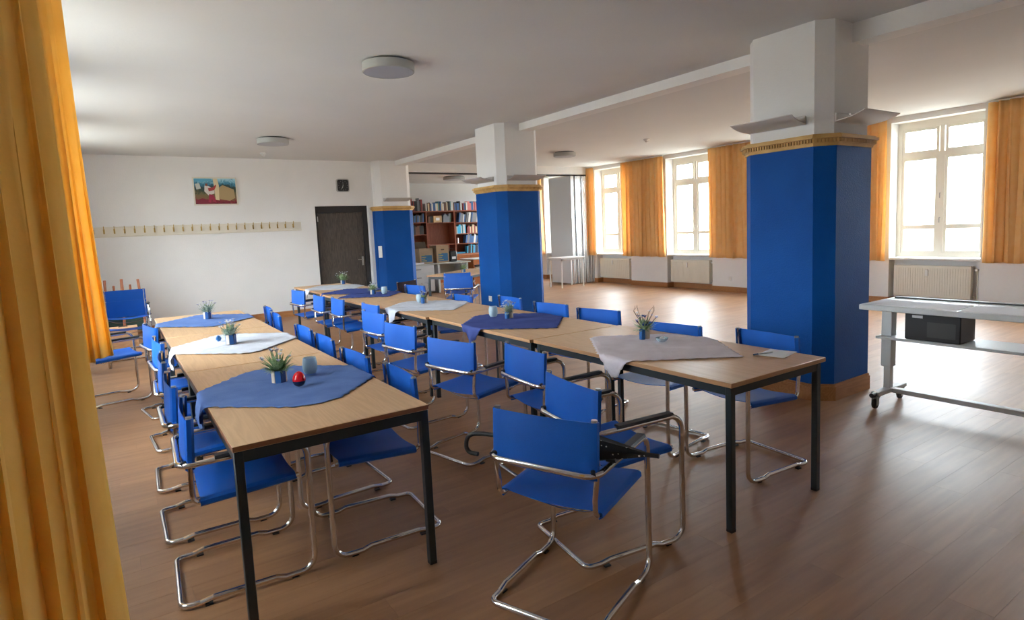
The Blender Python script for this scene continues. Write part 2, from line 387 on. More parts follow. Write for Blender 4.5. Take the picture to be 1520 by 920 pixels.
skirt('baseboard_library', [(XW, Y2), (4.6, Y2), (4.6, YB+.25)])

# door
dr = empty('door_1', ((DX0+DX1)/2, YB+.12, 0)); struct(dr, 'dark wooden door with a steel lever handle')
hw = (DX1-DX0)/2
f = MBld(); f.box(-hw, -hw+.07, 0, .09, 0, DZ); f.box(hw-.10, hw, 0, .09, 0, DZ); f.box(-hw+.07, hw-.10, 0, .09, DZ-.13, DZ); f.build('door_frame', MDOORF, dr)
lf = MBld().bbox(-hw+.0715, hw-.1015, .02, .06, .006, DZ-.1315, .003).build('door_leaf', MDOOR, dr)
hb = MBld(); hx = hw-.155; hb.box(hx-.02, hx+.02, .008, .015, .88, 1.06)
hb.tube([(hx, .015, 1.0), (hx, -.04, 1.0), (hx-.12, -.04, 1.0)], .009, 8, rad=.015); hb.lathe([(.012, 0), (.012, .008)], 12, (hx, .0, .92)); hb.build('door_handle', MCAP, lf)
hz = MBld()
for z in (.25, 1.8): hz.lathe([(.009, 0), (.009, .1)], 8, (-hw+.07, -.005, z))
hz.build('hinge', MCAP, dr)

# pillars
def chamfer(x0, x1, y0, y1, c, e=0):
    return [(x0-e, y0+c-e*.41), (x0+c-e*.41, y0-e), (x1-c+e*.41, y0-e), (x1+e, y0+c-e*.41), (x1+e, y1-c+e*.41), (x1-c+e*.41, y1+e), (x0+c-e*.41, y1+e), (x0-e, y1-c+e*.41)]
def pillar(n, x0, x1, y0, y1, zc, c=.12):
    root = empty('column', ((x0+x1)/2, (y0+y1)/2, 0)); ox, oy = root.location.x, root.location.y
    a = (x0-ox, x1-ox, y0-oy, y1-oy)
    MBld().prism(chamfer(*a, c), 0, zc-.02).build('blue_shaft', MB, root)
    MBld().prism(chamfer(*a, c, -.03), zc-.02, H).build('white_shaft', MW, root)
    cb = MBld()
    for e, z0, z1 in ((.012, zc-.035, zc-.015), (.022, zc-.015, zc+.022), (.05, zc+.022, zc+.04), (.03, zc+.04, zc+.055)):
        cb.prism(chamfer(*a, c, e), z0, z1)
    cb.build('cornice', MGOLD, root)
    db = MBld(); P = chamfer(*a, c, .022)
    for i in range(8):
        p, q = Vector((*P[i], 0)), Vector((*P[(i+1) % 8], 0)); d = (q-p); Ln = d.length; d.normalize(); nn = Vector((d.y, -d.x, 0))
        m = max(2, int(Ln/.024))
        for j in range(m):
            s = p+d*(Ln*(j+.25)/m); t = p+d*(Ln*(j+.75)/m); db.prism([(s+nn*.016)[:2], (t+nn*.016)[:2], t[:2], s[:2]], zc-.008, zc+.018)
    tag(db.build('dentil_band', MGOLD, root), kind='stuff')
    MBld().prism(chamfer(*a, c, .018), 0, .115).build('skirting', MSKIRT, root)
    MBld().prism(chamfer(*a, c, .010), .115, .135).build('skirting_cap', MSKIRT, root)
    return root
p1 = pillar(1, 4.603, 5.38, 2.52, 3.32, 2.065)
tag(p1, 'nearest and largest blue pillar, standing behind the end of the right table row', 'pillar', 'blue chamfered pillars')
p2 = pillar(2, 4.603, 5.38, 7.20, 8.00, 2.065)
tag(p2, 'middle blue pillar, with a white socket low on its left side', 'pillar', 'blue chamfered pillars')
p3 = pillar(3, 4.53, 5.36, 11.75, 12.60, 2.01)
tag(p3, 'farthest blue pillar, against the back wall right of the dark door', 'pillar', 'blue chamfered pillars')
b = MBld(); b.box(4.99, 5.19, YN, 2.56, 2.838, H); b.box(4.99, 5.19, 3.28, 7.24, 2.885, H); b.box(4.99, 5.19, 7.96, 11.79, 2.885, H)
struct(b.build('trim_ceiling_beam', MW), 'white ceiling beam running from pillar to pillar')

# wall uplights: curved sheet trays
def sconce(loc, rz, label):
    root = empty('wall_uplight', loc, rz); n = 10; Wd = .26
    vs = []; fs = []
    for layer in (0, .006):
        for i in range(n+1):
            t = i/n; y = -.012-.225*t; z = -.036+.018*t+.034*t**3+layer
            wd = Wd*(1+.06*t)
            vs += [(-wd, y, z), (wd, y, z)]
    m = 2*(n+1)
    for i in range(n):
        fs += [(2*i, 2*i+1, 2*i+3, 2*i+2), (m+2*i, m+2*i+2, m+2*i+3, m+2*i+1), (2*i, 2*i+2, m+2*i+2, m+2*i), (2*i+1, m+2*i+1, m+2*i+3, 2*i+3)]
    fs += [(0, m, m+1, 1), (2*n, 2*n+1, m+2*n+1, m+2*n)]
    MBld().add(vs, fs, True).build('curved_shade', MSCON, root)
    MBld().bbox(-.255, .255, -.016, 0, -.04, .03, .004).build('back_plate', MSCON, root)
    MBld().lathe([(.008, -.2), (.008, .2)], 10).build('lamp_tube', MWP, root).rotation_euler = (0, PI/2, 0)
    root.children[-1].location = (0, -.09, .006)
    tag(root, label, 'wall light', 'curved uplights on the pillars')
names = ['nearest', 'middle', 'farthest']
for i, (x0, x1, y0, y1, zz) in enumerate(((4.603, 5.38, 2.52, 3.32, 2.25), (4.603, 5.38, 7.2, 8., 2.22), (4.53, 5.36, 11.75, 12.6, 2.20))):
    sconce(((x0+x1)/2, y0+.028, zz), 0, 'white curved uplight on the front face of the %s blue pillar' % names[i] if i < 2 else 'white curved uplight on the farthest blue pillar')
    if i < 2: sconce((x0+.028, (y0+y1)/2+.05, zz), -PI/2, 'white curved uplight on the left face of the %s blue pillar' % names[i])

# ceiling lamps and detectors
def lamp(x, y, r, label):
    root = empty('ceiling_lamp', (x, y, H))
    MBld().lathe([(r-.03, 0), (r-.03, -.02)], 40).build('ceiling_plate', MDARK, root)
    MBld().lathe([(r, -.018), (r, -.085), (r-.008, -.09), (r-.012, -.085)], 48, capt=False).build('drum_body', MGREYL, root)
    MBld().lathe([(r-.010, -.08), (r-.012, -.088)], 48).build('diffuser', MDIFF, root)
    tag(root, label, 'ceiling lamp', 'round grey ceiling lamps')
lamp(2.15, 5.08, .225, 'largest round grey ceiling lamp, above the two near table rows')
lamp(2.14, 9.55, .225, 'round grey ceiling lamp above the coat rack side, near the back wall')
lamp(7.75, 9.65, .225, 'round grey ceiling lamp right of the middle pillar, near the partition')
lamp(7.95, 14.75, .30, 'round grey ceiling lamp in the library over the bookcase')
def detector(x, y, label):
    root = empty('smoke_detector', (x, y, H))
    MBld().lathe([(.045, 0), (.055, -.012), (.05, -.03)], 20).build('base', MWP, root)
    MBld().lathe([(.03, -.03), (.032, -.05), (.018, -.065)], 16).build('sensor_head', MWP, root)
    tag(root, label, 'smoke detector', 'ceiling smoke detectors')
detector(2.33, 11.2, 'small white smoke detector beside the ceiling lamp at the back wall')
detector(8.09, 7.73, 'small white smoke detector on the ceiling before the orange curtains')

# wall fittings
def plate(loc, rz, n, label, kind='light switch', h=.08, wdt=.08):
    root = empty('wall_switch' if kind != 'socket' else 'wall_socket', loc, rz)
    MBld().bbox(-wdt/2, wdt/2, -.012, .001, -h*n/2, h*n/2, .003).build('plate', MWP, root)
    for i in range(n):
        z = -h*n/2+h*(i+.5)
        if kind == 'socket' or i < n-1:
            o = MBld().lathe([(.021, 0), (.021, .002), (.017, .002), (.016, -.006)], 16, capt=True).build('socket_well', MCREAM, root, (0, -.011, z)); o.rotation_euler = (PI/2, 0, 0)
        else: MBld().bbox(-.028, .028, -.018, -.011, z-.028, z+.028, .003).build('rocker', MWP, root)
    tag(root, label, kind)
cz = .7071
plate((4.575, 11.825, 1.14), -PI/4, 3, 'white three-gang switch and socket strip on the farthest blue pillar')
plate((4.610, 11.790, .34), -PI/4, 1, 'single white socket low on the farthest blue pillar', 'socket')
plate((4.603, 7.60, .475), -PI/2, 1, 'single white socket low on the middle blue pillar', 'socket')
plate((XW, 7.76, .28), -PI/2*1, 1, 'small white socket low on the window wall under the orange curtain', 'socket')

# picture
pc = empty('framed_painting', (1.645, YB, 2.39)); tag(pc, 'framed colourful landscape painting with red figure shapes on the back wall', 'picture')
w2, h2 = .355, .245
f = MBld()
for (x0, x1, z0, z1) in ((-w2, w2, h2-.02, h2), (-w2, w2, -h2, -h2+.02), (-w2, -w2+.02, -h2+.02, h2-.02), (w2-.02, w2, -h2+.02, h2-.02)): f.box(x0, x1, -.035, 0, z0, z1)
f.build('picture_frame', MCREAM, pc)
MPT = mat('painted_canvas', (.2, .2, .15), .6)
b_ = MPT.node_tree.nodes['Principled BSDF']; tcn = N(MPT, 'ShaderNodeTexCoord').outputs['Object']; sx_ = N(MPT, 'ShaderNodeSeparateXYZ')
nz = N(MPT, 'ShaderNodeTexNoise'); nz.inputs['Scale'].default_value = 14; nz.inputs['Detail'].default_value = 6; nz.inputs['Distortion'].default_value = 1.5; L(MPT, tcn, nz.inputs['Vector'])
L(MPT, tcn, sx_.inputs[0]); mm = N(MPT, 'ShaderNodeMath', operation='MULTIPLY_ADD'); mm.inputs[1].default_value = .55; L(MPT, nz.outputs[0], mm.inputs[0])
m2 = N(MPT, 'ShaderNodeMath', operation='MULTIPLY_ADD'); m2.inputs[1].default_value = 2.0; m2.inputs[2].default_value = .25; L(MPT, sx_.outputs['Z'], m2.inputs[0]); L(MPT, m2.outputs[0], mm.inputs[2])
rp = N(MPT, 'ShaderNodeValToRGB'); L(MPT, mm.outputs[0], rp.inputs[0]); L(MPT, rp.outputs[0], b_.inputs['Base Color'])
els = [(0.02, (70, 20, 34)), (.18, (130, 34, 50)), (.27, (120, 90, 60)), (.42, (110, 100, 64)), (.55, (50, 66, 50)), (.68, (40, 66, 66)), (.80, (60, 130, 160)), (.95, (150, 200, 215))]
rp.color_ramp.elements[0].position = els[0][0]; rp.color_ramp.elements[0].color = (*lin(els[0][1]), 1)
rp.color_ramp.elements[1].position = els[-1][0]; rp.color_ramp.elements[1].color = (*lin(els[-1][1]), 1)
for p_, c_ in els[1:-1]: e = rp.color_ramp.elements.new(p_); e.color = (*lin(c_), 1)
MBld().box(-w2+.02, w2-.02, -.022, 0, -h2+.02, h2-.02).build('canvas', MPT, pc)
def patch(name, pts, col, k):
    mp_ = mat('paint_'+name, lin(col), .6); b = MBld(); y = -.0225-.0006*k
    n = len(pts); b.add([(x, -.0221, z) for x, z in pts]+[(x, y, z) for x, z in pts], [tuple(range(n)), tuple(range(n, 2*n))]+[(i, (i+1) % n, (i+1) % n+n, i+n) for i in range(n)])
    b.build(name, mp_, pc)
patch('golden_slope', [(.05, .06), (.12, .11), (.30, .03), (.31, -.12), (.22, -.17), (.06, -.14)], (168, 146, 104), 1)
patch('light_beam', [(-.03, .222), (.04, .222), (.06, .10), (.05, -.16), (-.01, -.15), (-.02, .10)], (214, 200, 160), 2)
patch('white_patch', [(-.32, .13), (-.25, .14), (-.23, .05), (-.30, .03)], (190, 196, 190), 1)
patch('white_sleeve', [(-.17, .10), (-.10, .09), (-.02, .03), (-.02, -.04), (-.12, -.07), (-.18, .0)], (214, 206, 200), 3)
patch('red_arm', [(-.12, .055), (-.04, .07), (.01, .12), (.015, .09), (-.02, .02), (-.11, .0)], (156, 56, 50), 4)
patch('red_garment', [(-.11, -.05), (-.04, -.06), (.0, -.20), (-.05, -.19), (-.07, -.13), (-.09, -.20), (-.13, -.19)], (150, 40, 66), 4)
patch('brown_head', [(-.16, .13), (-.14, .14), (-.12, .13), (-.12, .10), (-.14, .09), (-.16, .10)], (130, 74, 60), 5)
patch('blue_sky_patch', [(-.33, .22), (-.06, .22), (-.05, .18), (-.2, .165), (-.33, .17)], (84, 160, 190), 1)
patch('crimson_ground', [(-.30, -.22), (-.10, -.22), (-.13, -.15), (-.22, -.12), (-.30, -.15)], (120, 30, 50), 2)

# clock
ck = empty('wall_clock', (3.945, YB, 2.50)); tag(ck, 'square black-faced wall clock with silver rim above the dark door', 'clock')
def rrect(w_, r_, n=6):
    P = []
    for cx_, cy_, a0 in ((w_-r_, w_-r_, 0), (-w_+r_, w_-r_, PI/2), (-w_+r_, -w_+r_, PI), (w_-r_, -w_+r_, 1.5*PI)):
        for i in range(n+1): a = a0+PI/2*i/n; P.append((cx_+r_*math.cos(a), cy_+r_*math.sin(a)))
    return P
def slab(w_, r_, y0, y1, name, m):
    P = rrect(w_, r_); n = len(P); b = MBld().add([(x, y0, z) for x, z in P]+[(x, y1, z) for x, z in P], [tuple(range(n)), tuple(range(n, 2*n))]+[(i, (i+1) % n, (i+1) % n+n, i+n) for i in range(n)])
    return b.build(name, m, ck)
slab(.128, .04, -.045, 0, 'clock_case', mat('silver_plastic', (.5, .5, .48), .3, .6)); slab(.112, .035, -.048, -.04, 'clock_face', MBLK)
b = MBld()
for i in range(12):
    a = i*PI/6; r0, r1 = (.082, .098); ww = .0035
    d = Vector((math.sin(a), 0, math.cos(a))); t = Vector((d.z, 0, -d.x))
    V = [d*r0-t*ww, d*r0+t*ww, d*r1+t*ww, d*r1-t*ww]; b.add([(p.x, -.0485, p.z) for p in V], [(0, 1, 2, 3)])
tag(b.build('hour_mark', mat('grey_mark', (.3, .31, .32), .5), ck), kind='stuff')
for nm, a, ln, ww in (('hour_hand', math.radians(195), .055, .005), ('minute_hand', math.radians(205), .08, .0035), ('second_hand', math.radians(0), .07, .0015)):
    d = Vector((math.sin(a), 0, math.cos(a))); t = Vector((d.z, 0, -d.x)); V = [-d*.012-t*ww, -d*.012+t*ww, d*ln+t*ww, d*ln-t*ww]
    MBld().add([(p.x, -.050, p.z) for p in V]+[(p.x, -.0515, p.z) for p in V], [(0, 1, 2, 3), (7, 6, 5, 4), (0, 4, 5, 1), (1, 5, 6, 2), (2, 6, 7, 3), (3, 7, 4, 0)]).build(nm, mat('light_grey_hand', (.6, .62, .64), .4), ck)

# coat rack
rk = empty('coat_rack', (1.35, YB-.002, 1.735)); tag(rk, 'long cream coat rack board with brass hooks on the back wall', 'coat rack')
MBld().bbox(-1.76, 1.73, -.022, 0, -.085, .075, .004).build('board', MCREAM, rk)
MBld().box(-1.76, 1.73, -.03, 0, -.095, -.085).build('lower_ledge', MCREAM, rk)
MBR = mat('brass', (.50, .35, .12), .35, .9)
hm = MBld().tube([(0, 0, -.035), (0, -.03, -.045), (0, -.06, -.03)], .006, 6, rad=.02).tube([(0, 0, -.03), (0, -.035, .0), (0, -.05, .075)], .006, 6, rad=.02)
hm.box(-.012, .012, -.004, .002, -.045, .03)
hk = None
for i in range(24):
    x = -1.70+i*.1425
    if hk is None: hk = hm.build('hook', MBR, rk, (x, -.022, .01))
    else:
        o = hk.copy(); COL.objects.link(o); o.location = (x, -.022, .01)

# folding partition stack
fp = empty('folding_partition', (10.1, 12.15, 0)); tag(fp, 'grey folding partition pushed together beside the window wall', 'partition')
xs = [9.76+.072*i for i in range(11)]
for i, x in enumerate(xs):
    da = .015 if i % 2 else -.01
    b = MBld(); b.box(x-10.1+.004, x-10.1+.056, -.20+(.03 if i % 3 == 1 else 0), .72, .02, 2.755); b.build('panel', MPART, fp)
    b = MBld(); b.box(x-10.1, x-10.1+.014, -.206+(.03 if i % 3 == 1 else 0), -.19+(.03 if i % 3 == 1 else 0), .02, 2.755); b.box(x-10.1+.046, x-10.1+.060, -.206+(.03 if i % 3 == 1 else 0), -.19+(.03 if i % 3 == 1 else 0), .02, 2.755)
    b.build('edge_profile', MALU, fp)

# ------------------------------------------------------------------ curtains
def curtain(name, x, y0, y1, z0, z1, label, mtl, amp=.06, per=.13, seed=1, flare=0.0, group='orange curtains of the window wall'):
    rnd = random.Random(seed); root = empty(name, (x, (y0+y1)/2, z1))
    n = int((y1-y0)/per*16); rows = 14; vs = []; fs = []
    ph = [rnd.uniform(0, 6) for _ in range(4)]
    for r in range(rows+1):
        t = r/rows; z = z1+(z0-z1)*t - z1
        for i in range(n+1):
            u = i/n; y = (y0-y1)/2+(y1-y0)*u
            a = 2*PI*(y1-y0)*u/per
            A = amp*(.55+.45*t)*(.75+.35*math.sin(a*.23+ph[0]))
            dx = A*(math.sin(a+.8*math.sin(a*.31+ph[1])+.5*t*math.sin(a*.13+ph[2]))+.3*math.sin(2.1*a+ph[3]))
            dy = .012*math.sin(a*.5+ph[2]+t*2)+.024*math.sin(2*(a+.8*math.sin(a*.31+ph[1])+.5*t*math.sin(a*.13+ph[2])))
            vs.append((dx+flare*u**3*(.72+.28*t*t), y+dy*t, z + (.006*math.sin(a*.4+ph[1]) if r == rows else 0)))
    for r in range(rows):
        for i in range(n): k_ = r*(n+1)+i; fs.append((k_, k_+1, k_+n+2, k_+n+1))
    o = MBld().add(vs, fs, True).build('pleated_cloth', mtl, root)
    md = o.modifiers.new('thickness', 'SOLIDIFY'); md.thickness = .003
    MBld().box(-.02, .02, (y0-y1)/2-.02, (y1-y0)/2+.02, 0, .018).build('curtain_track', MWP, root)
    tag(root, label, 'curtain', group)
xc = XW-.13; zc0 = .715; zc1 = 2.955
curtain('window_curtain', xc, 11.76, 12.0, zc0, zc1, 'narrow orange curtain strip beside the grey folding partition', MCUR, seed=2)
curtain('window_curtain', xc, 9.42, 10.78, zc0, zc1, 'wide orange curtain between the two visible far windows', MCUR, seed=3)
curtain('window_curtain', xc, 7.08, 8.20, zc0, zc1, 'wide orange curtain left of the nearest pillar', MCUR, seed=4)
curtain('window_curtain', xc, 4.72, 5.85, zc0, zc1, 'bright yellow-orange curtain just right of the nearest pillar', MCUR, seed=5)
curtain('window_curtain', xc, 2.36, 3.40, zc0, zc1, 'orange curtain beyond the last window at the right edge', MCUR, seed=6)
curtain('window_curtain', xc, 14.03, 14.5, zc0, zc1, 'orange curtain in the library behind the folding partition', MCUR, seed=8)
curtain('window_curtain', -.22, 3.45, 4.27, .86, zc1, 'yellow curtain at the left edge beside the left table row', MCURY, amp=.035, seed=9, flare=.16, group='yellow curtains on the left')
curtain('window_curtain', -.17, .70, 1.47, .60, zc1, 'nearest yellow curtain at the lower left edge', MCURY, amp=.035, seed=10, flare=.12, group='yellow curtains on the left')

# radiators
def radiator(x, y0, y1, rz, label):
    root = empty('radiator', (x, (y0+y1)/2, .14), rz); hw_ = (y1-y0)/2; Hh = .50
    b = MBld(); b.bbox(-.045, .0, -hw_, hw_, 0, Hh, .006)
    nrib = int((y1-y0)/.035)
    for i in range(nrib):
        y = -hw_+.02+(y1-y0-.04)*(i+.5)/nrib; b.box(-.05, -.045, y-.008, y+.008, .03, Hh-.04)
    b.build('front_panel', MCREAM, root)
    MBld().bbox(.045, .08, -hw_+.01, hw_-.01, .01, Hh-.01, .005).build('rear_panel', MCREAM, root)
    b = MBld()
    for i in range(int((y1-y0)/.03)): y = -hw_+.02+i*.03; b.box(.0, .045, y, y+.006, Hh-.03, Hh-.005)
    b.box(.0, .045, -hw_, -hw_+.004, 0, Hh); b.box(0, .045, hw_-.004, hw_, 0, Hh); tag(b.build('top_grille', MCREAM, root), kind='stuff')
    MBld().bbox(-.075, -.05, .03, .07, Hh-.16, Hh-.06, .004).build('heat_meter', MWP, root)
    MBld().tube([(.02, -hw_, Hh-.05), (.02, -hw_-.06, Hh-.05), (.02, -hw_-.06, -.13)], .009, 8, rad=.02).tube([(.02, -hw_, .04), (.02, -hw_-.035, .04), (.02, -hw_-.035, -.13)], .009, 8, rad=.02).build('pipe', MCREAM, root)
    o = MBld().lathe([(.02, 0), (.022, .05), (.016, .055)], 14).build('thermostat_valve', MWP, root, (.02, -hw_-.06, Hh-.05)); o.rotation_euler = (0, -PI/2, 0)
    tag(root, label, 'radiator', 'cream radiators under the windows')
rl = {1: 'cream radiator under the window at the right edge, behind the media desk', 2: 'cream radiator in the niche hidden behind the nearest pillar', 3: 'cream radiator under the window just left of the nearest pillar', 4: 'cream radiator next to the folding partition', 5: 'cream radiator in the library window niche'}
for i, (a, c) in enumerate(WIN_R):
    if i in rl: radiator(XW+.09, a+.12, c-.06, 0, rl[i])

# ------------------------------------------------------------------ tables
def table(x, y, rz, label, group, w_=.796, l_=1.59, edge=MTOPE, inset=.035, top=MTOP):
    """origin = near left corner on floor"""
    root = empty('table', (x, y, 0), rz)
    b = MBld(); b.bbox(0, w_, 0.002, l_-.002, .717, .74, .002); b.mi = 0
    o = b.build('tabletop', [top, edge], root)
    for p in o.data.polygons:
        if abs(p.normal.z) < .5: p.material_index = 1
    t = .034; i0 = inset-.017
    f = MBld(); f.box(i0+t, w_-i0-t, i0+.004, i0+.030, .672, .717); f.box(i0+t, w_-i0-t, l_-i0-.030, l_-i0-.004, .672, .717)
    f.box(i0+.004, i0+.030, i0+t, l_-i0-t, .672, .717); f.box(w_-i0-.030, w_-i0-.004, i0+t, l_-i0-t, .672, .717); f.build('apron_frame', MLEG, root)
    for ax in (i0, w_-i0-t):
        for ay in (i0, l_-i0-t):
            lg = MBld().bbox(ax, ax+t, ay, ay+t, .012, .717, .003).build('leg', MLEG, root)
            MBld().box(ax+.001, ax+t-.001, ay+.001, ay+t-.001, 0, .014).build('foot_cap', MBLK, lg)
    tag(root, label, 'table', group)
    return root
G1, G2 = 'tables of the left row', 'tables of the right row'
table(.299, 2.380, 0, 'nearest table of the left row, under the blue cloth with the red egg', G1, inset=.02, edge=MTOPE2)
table(.299, 3.976, 0, 'middle table of the left row, under a white cloth', G1, inset=.02)
table(.302, 5.572, 0, 'farthest table of the left row, under a light blue cloth', G1, inset=.02)
RT = [(2.305, 1.703, -.006), (2.292, 3.299, -.008), (2.276, 4.896, -.010), (2.245, 6.492, .002), (2.30, 8.092, 0)]
RL = ['nearest table of the right row, with paper and pen lying on it', 'second table of the right row, under the indigo cloth', 'third table of the right row, under the white cloth in its middle',
      'fourth table of the right row, under the far indigo cloths', 'farthest table of the right row, in front of the dark door']
for (x, y, r), l in zip(RT, RL): table(x, y, r, l, G2, edge=MTOPE)
bt = table(4.44, 9.59, -math.radians(58)+PI/2*0, 'light brown table standing turned behind the middle pillar', 'single tables', edge=MTOPE)
bt.location = (4.86, 8.91, 0); bt.rotation_euler = (0, 0, math.radians(32))
# origin at near-right corner: long side runs along (.85,.53), short side along (-.53,.85)
bt.location = (4.86-.0, 8.91, 0); bt.rotation_euler = (0, 0, math.radians(-58)); bt.location = (4.55, 9.66, 0)
wt = empty('small_table', (8.95, 11.42, 0), 0); tag(wt, 'small white table before the folding partition', 'table')
MBld().bbox(0, .76, 0, .55, .715, .74, .003).build('tabletop', MWP, wt)
MBld().box(.03, .73, .03, .05, .67, .715).box(.03, .73, .50, .52, .67, .715).box(.03, .05, .05, .50, .67, .715).box(.71, .73, .05, .50, .67, .715).build('apron_frame', MDESK, wt)
for ax in (.03, .705):
    for ay in (.03, .495): MBld().box(ax, ax+.025, ay, ay+.025, 0, .715).build('leg', MWP, wt)

# ------------------------------------------------------------------ chairs
def make_chair(fab=MFAB):
    root = empty('cantilever_chair')
    w_, yf, yb, yl, za = .238, .261, -.272, -.232, .602; R_ = .0125
    pts = []
    for s in (1,):
        pts = [(0, yl, za), (w_, yl, za), (w_, yf, za+.008), (w_, yf, R_+.002), (w_, yf-.13, R_+.002), (w_, yf-.17, R_+.014), (w_-.004, yb+.12, R_+.014), (w_-.008, yb+.07, R_+.003), (w_-.012, yb, R_+.003), (0, yb, R_+.003)]
    left = [(-x, y, z) for x, y, z in pts[1:-1]][::-1]
    full = pts+left
    rr = [0, .06, .065, .065, .02, .02, .02, .02, .055, 0]; rad = rr+rr[1:-1][::-1]
    MBld().tube(full, R_, 10, closed=True, rad=rad, seg=5).build('tube_frame', MCHR, root)
    for s in (-1, 1):
        x = s*.214
        MBld().tube([(s*.226, -.19, za-.004), (x, -.19, .50), (x, -.19, .432), (x, -.08, .432), (x, .225, .452)], .0105, 8, rad=[0, .05, .07, .05, 0], seg=5).build('seat_rail', MCHR, root)
        up = MBld().tube([(s*.214, -.190, .575), (s*.214, -.1775, .788)], .0105, 8).build('back_upright', MCHR, root)
        MBld().tube([(s*.214, -.1775, .786), (s*.214, -.177, .797)], .0118, 10).build('end_cap', MCAP, up)
        MBld().tube([(s*.210, -.19, .612), (s*.225, -.222, .606)], .011, 8).build('bolt_knob', MBLK, root)
        pb = MBld(); n = 8; prof = []
        P = []
        for i in range(n+1): t = i/n; P.append((-.10+.30*t, za+.0135+.008*(.3+.7*t)))
        for (y, z) in P:
            for dx_ in (-.021, .021): pb.v.append((s*w_+dx_, y, z-.002)); 
            for dx_ in (-.021, .021): pb.v.append((s*w_+dx_*.8, y, z+.009))
        for i in range(n):
            o_ = 4*i
            for q in ((0, 4, 5, 1), (2, 3, 7, 6), (0, 2, 6, 4), (1, 5, 7, 3)): pb.f.append([o_+k_ for k_ in q]); pb.m.append(0); pb.sm.append(False)
        pb.f += [[0, 1, 3, 2], [4*n, 4*n+2, 4*n+3, 4*n+1]]; pb.m += [0, 0]; pb.sm += [False, False]
        pb.build('armrest', MPAD, root)
        for y in (yf-.09, yb+.10): MBld().box(s*w_-.012-s*.004, s*w_+.012-s*.004, y-.015, y+.015, 0, .006).build('floor_glide', MBLK, root)
    # seat sling
    def sling(rows, th, name):
        """rows: list of rows of points -> closed thin shell"""
        m = len(rows); n = len(rows[0]); V_ = [Vector(p) for r in rows for p in r]; Nn = []
        for i in range(m):
            for j in range(n):
                a = Vector(rows[min(i+1, m-1)][j])-Vector(rows[max(i-1, 0)][j]); b_ = Vector(rows[i][min(j+1, n-1)])-Vector(rows[i][max(j-1, 0)]); Nn.append(a.cross(b_).normalized())
        top = [v+q*th/2 for v, q in zip(V_, Nn)]; bot = [v-q*th/2 for v, q in zip(V_, Nn)]; K = m*n; fs = []
        for i in range(m-1):
            for j in range(n-1): k_ = i*n+j; fs += [(k_, k_+1, k_+n+1, k_+n), (K+k_, K+k_+n, K+k_+n+1, K+k_+1)]
        for j in range(n-1): fs += [(j, K+j, K+j+1, j+1), ((m-1)*n+j, (m-1)*n+j+1, K+(m-1)*n+j+1, K+(m-1)*n+j)]
        for i in range(m-1): fs += [(i*n, (i+1)*n, K+(i+1)*n, K+i*n), (i*n+n-1, K+i*n+n-1, K+(i+1)*n+n-1, (i+1)*n+n-1)]
        return MBld().add(top+bot, fs, True).build(name, fab, root)
    rows = []
    prof = [(-.214, -.0165), (-.230, -.006), (-.228, .008), (-.214, .0145)]+[(-.2+.4*i/10, .0145-.016*math.sin(PI*i/10)) for i in range(11)]+[(.214, .0145), (.228, .008), (.230, -.006), (.214, -.0165)]
    for i in range(7):
        t = i/6; y = -.165+.375*t; z = .433+.018*t
        rows.append([(x, y, z+dz) for x, dz in prof])
    sling(rows, .004, 'seat')
    rows = []; prof = [(-.214, .0165), (-.2295, .006), (-.228, -.008), (-.214, -.0145)]+[(-.196+.392*i/10, -.0145-.010*math.sin(PI*i/10)) for i in range(11)]+[(.214, -.0145), (.228, -.008), (.2295, .006), (.214, .0165)]
    for i in range(5):
        t = i/4; z = .578+.211*t; y = -.190+.0125*t
        rows.append([(x, y+dy, z) for x, dy in prof])
    sling(rows, .004, 'backrest')
    MBld().tube([(-.208, -.08, .42), (-.12, -.08, .385), (0, -.08, .374), (.12, -.08, .385), (.208, -.08, .42)], .0035, 6, rad=.12, seg=4).build('tension_wire', MCHR, root)
    return root
proto = make_chair(); reg(proto)
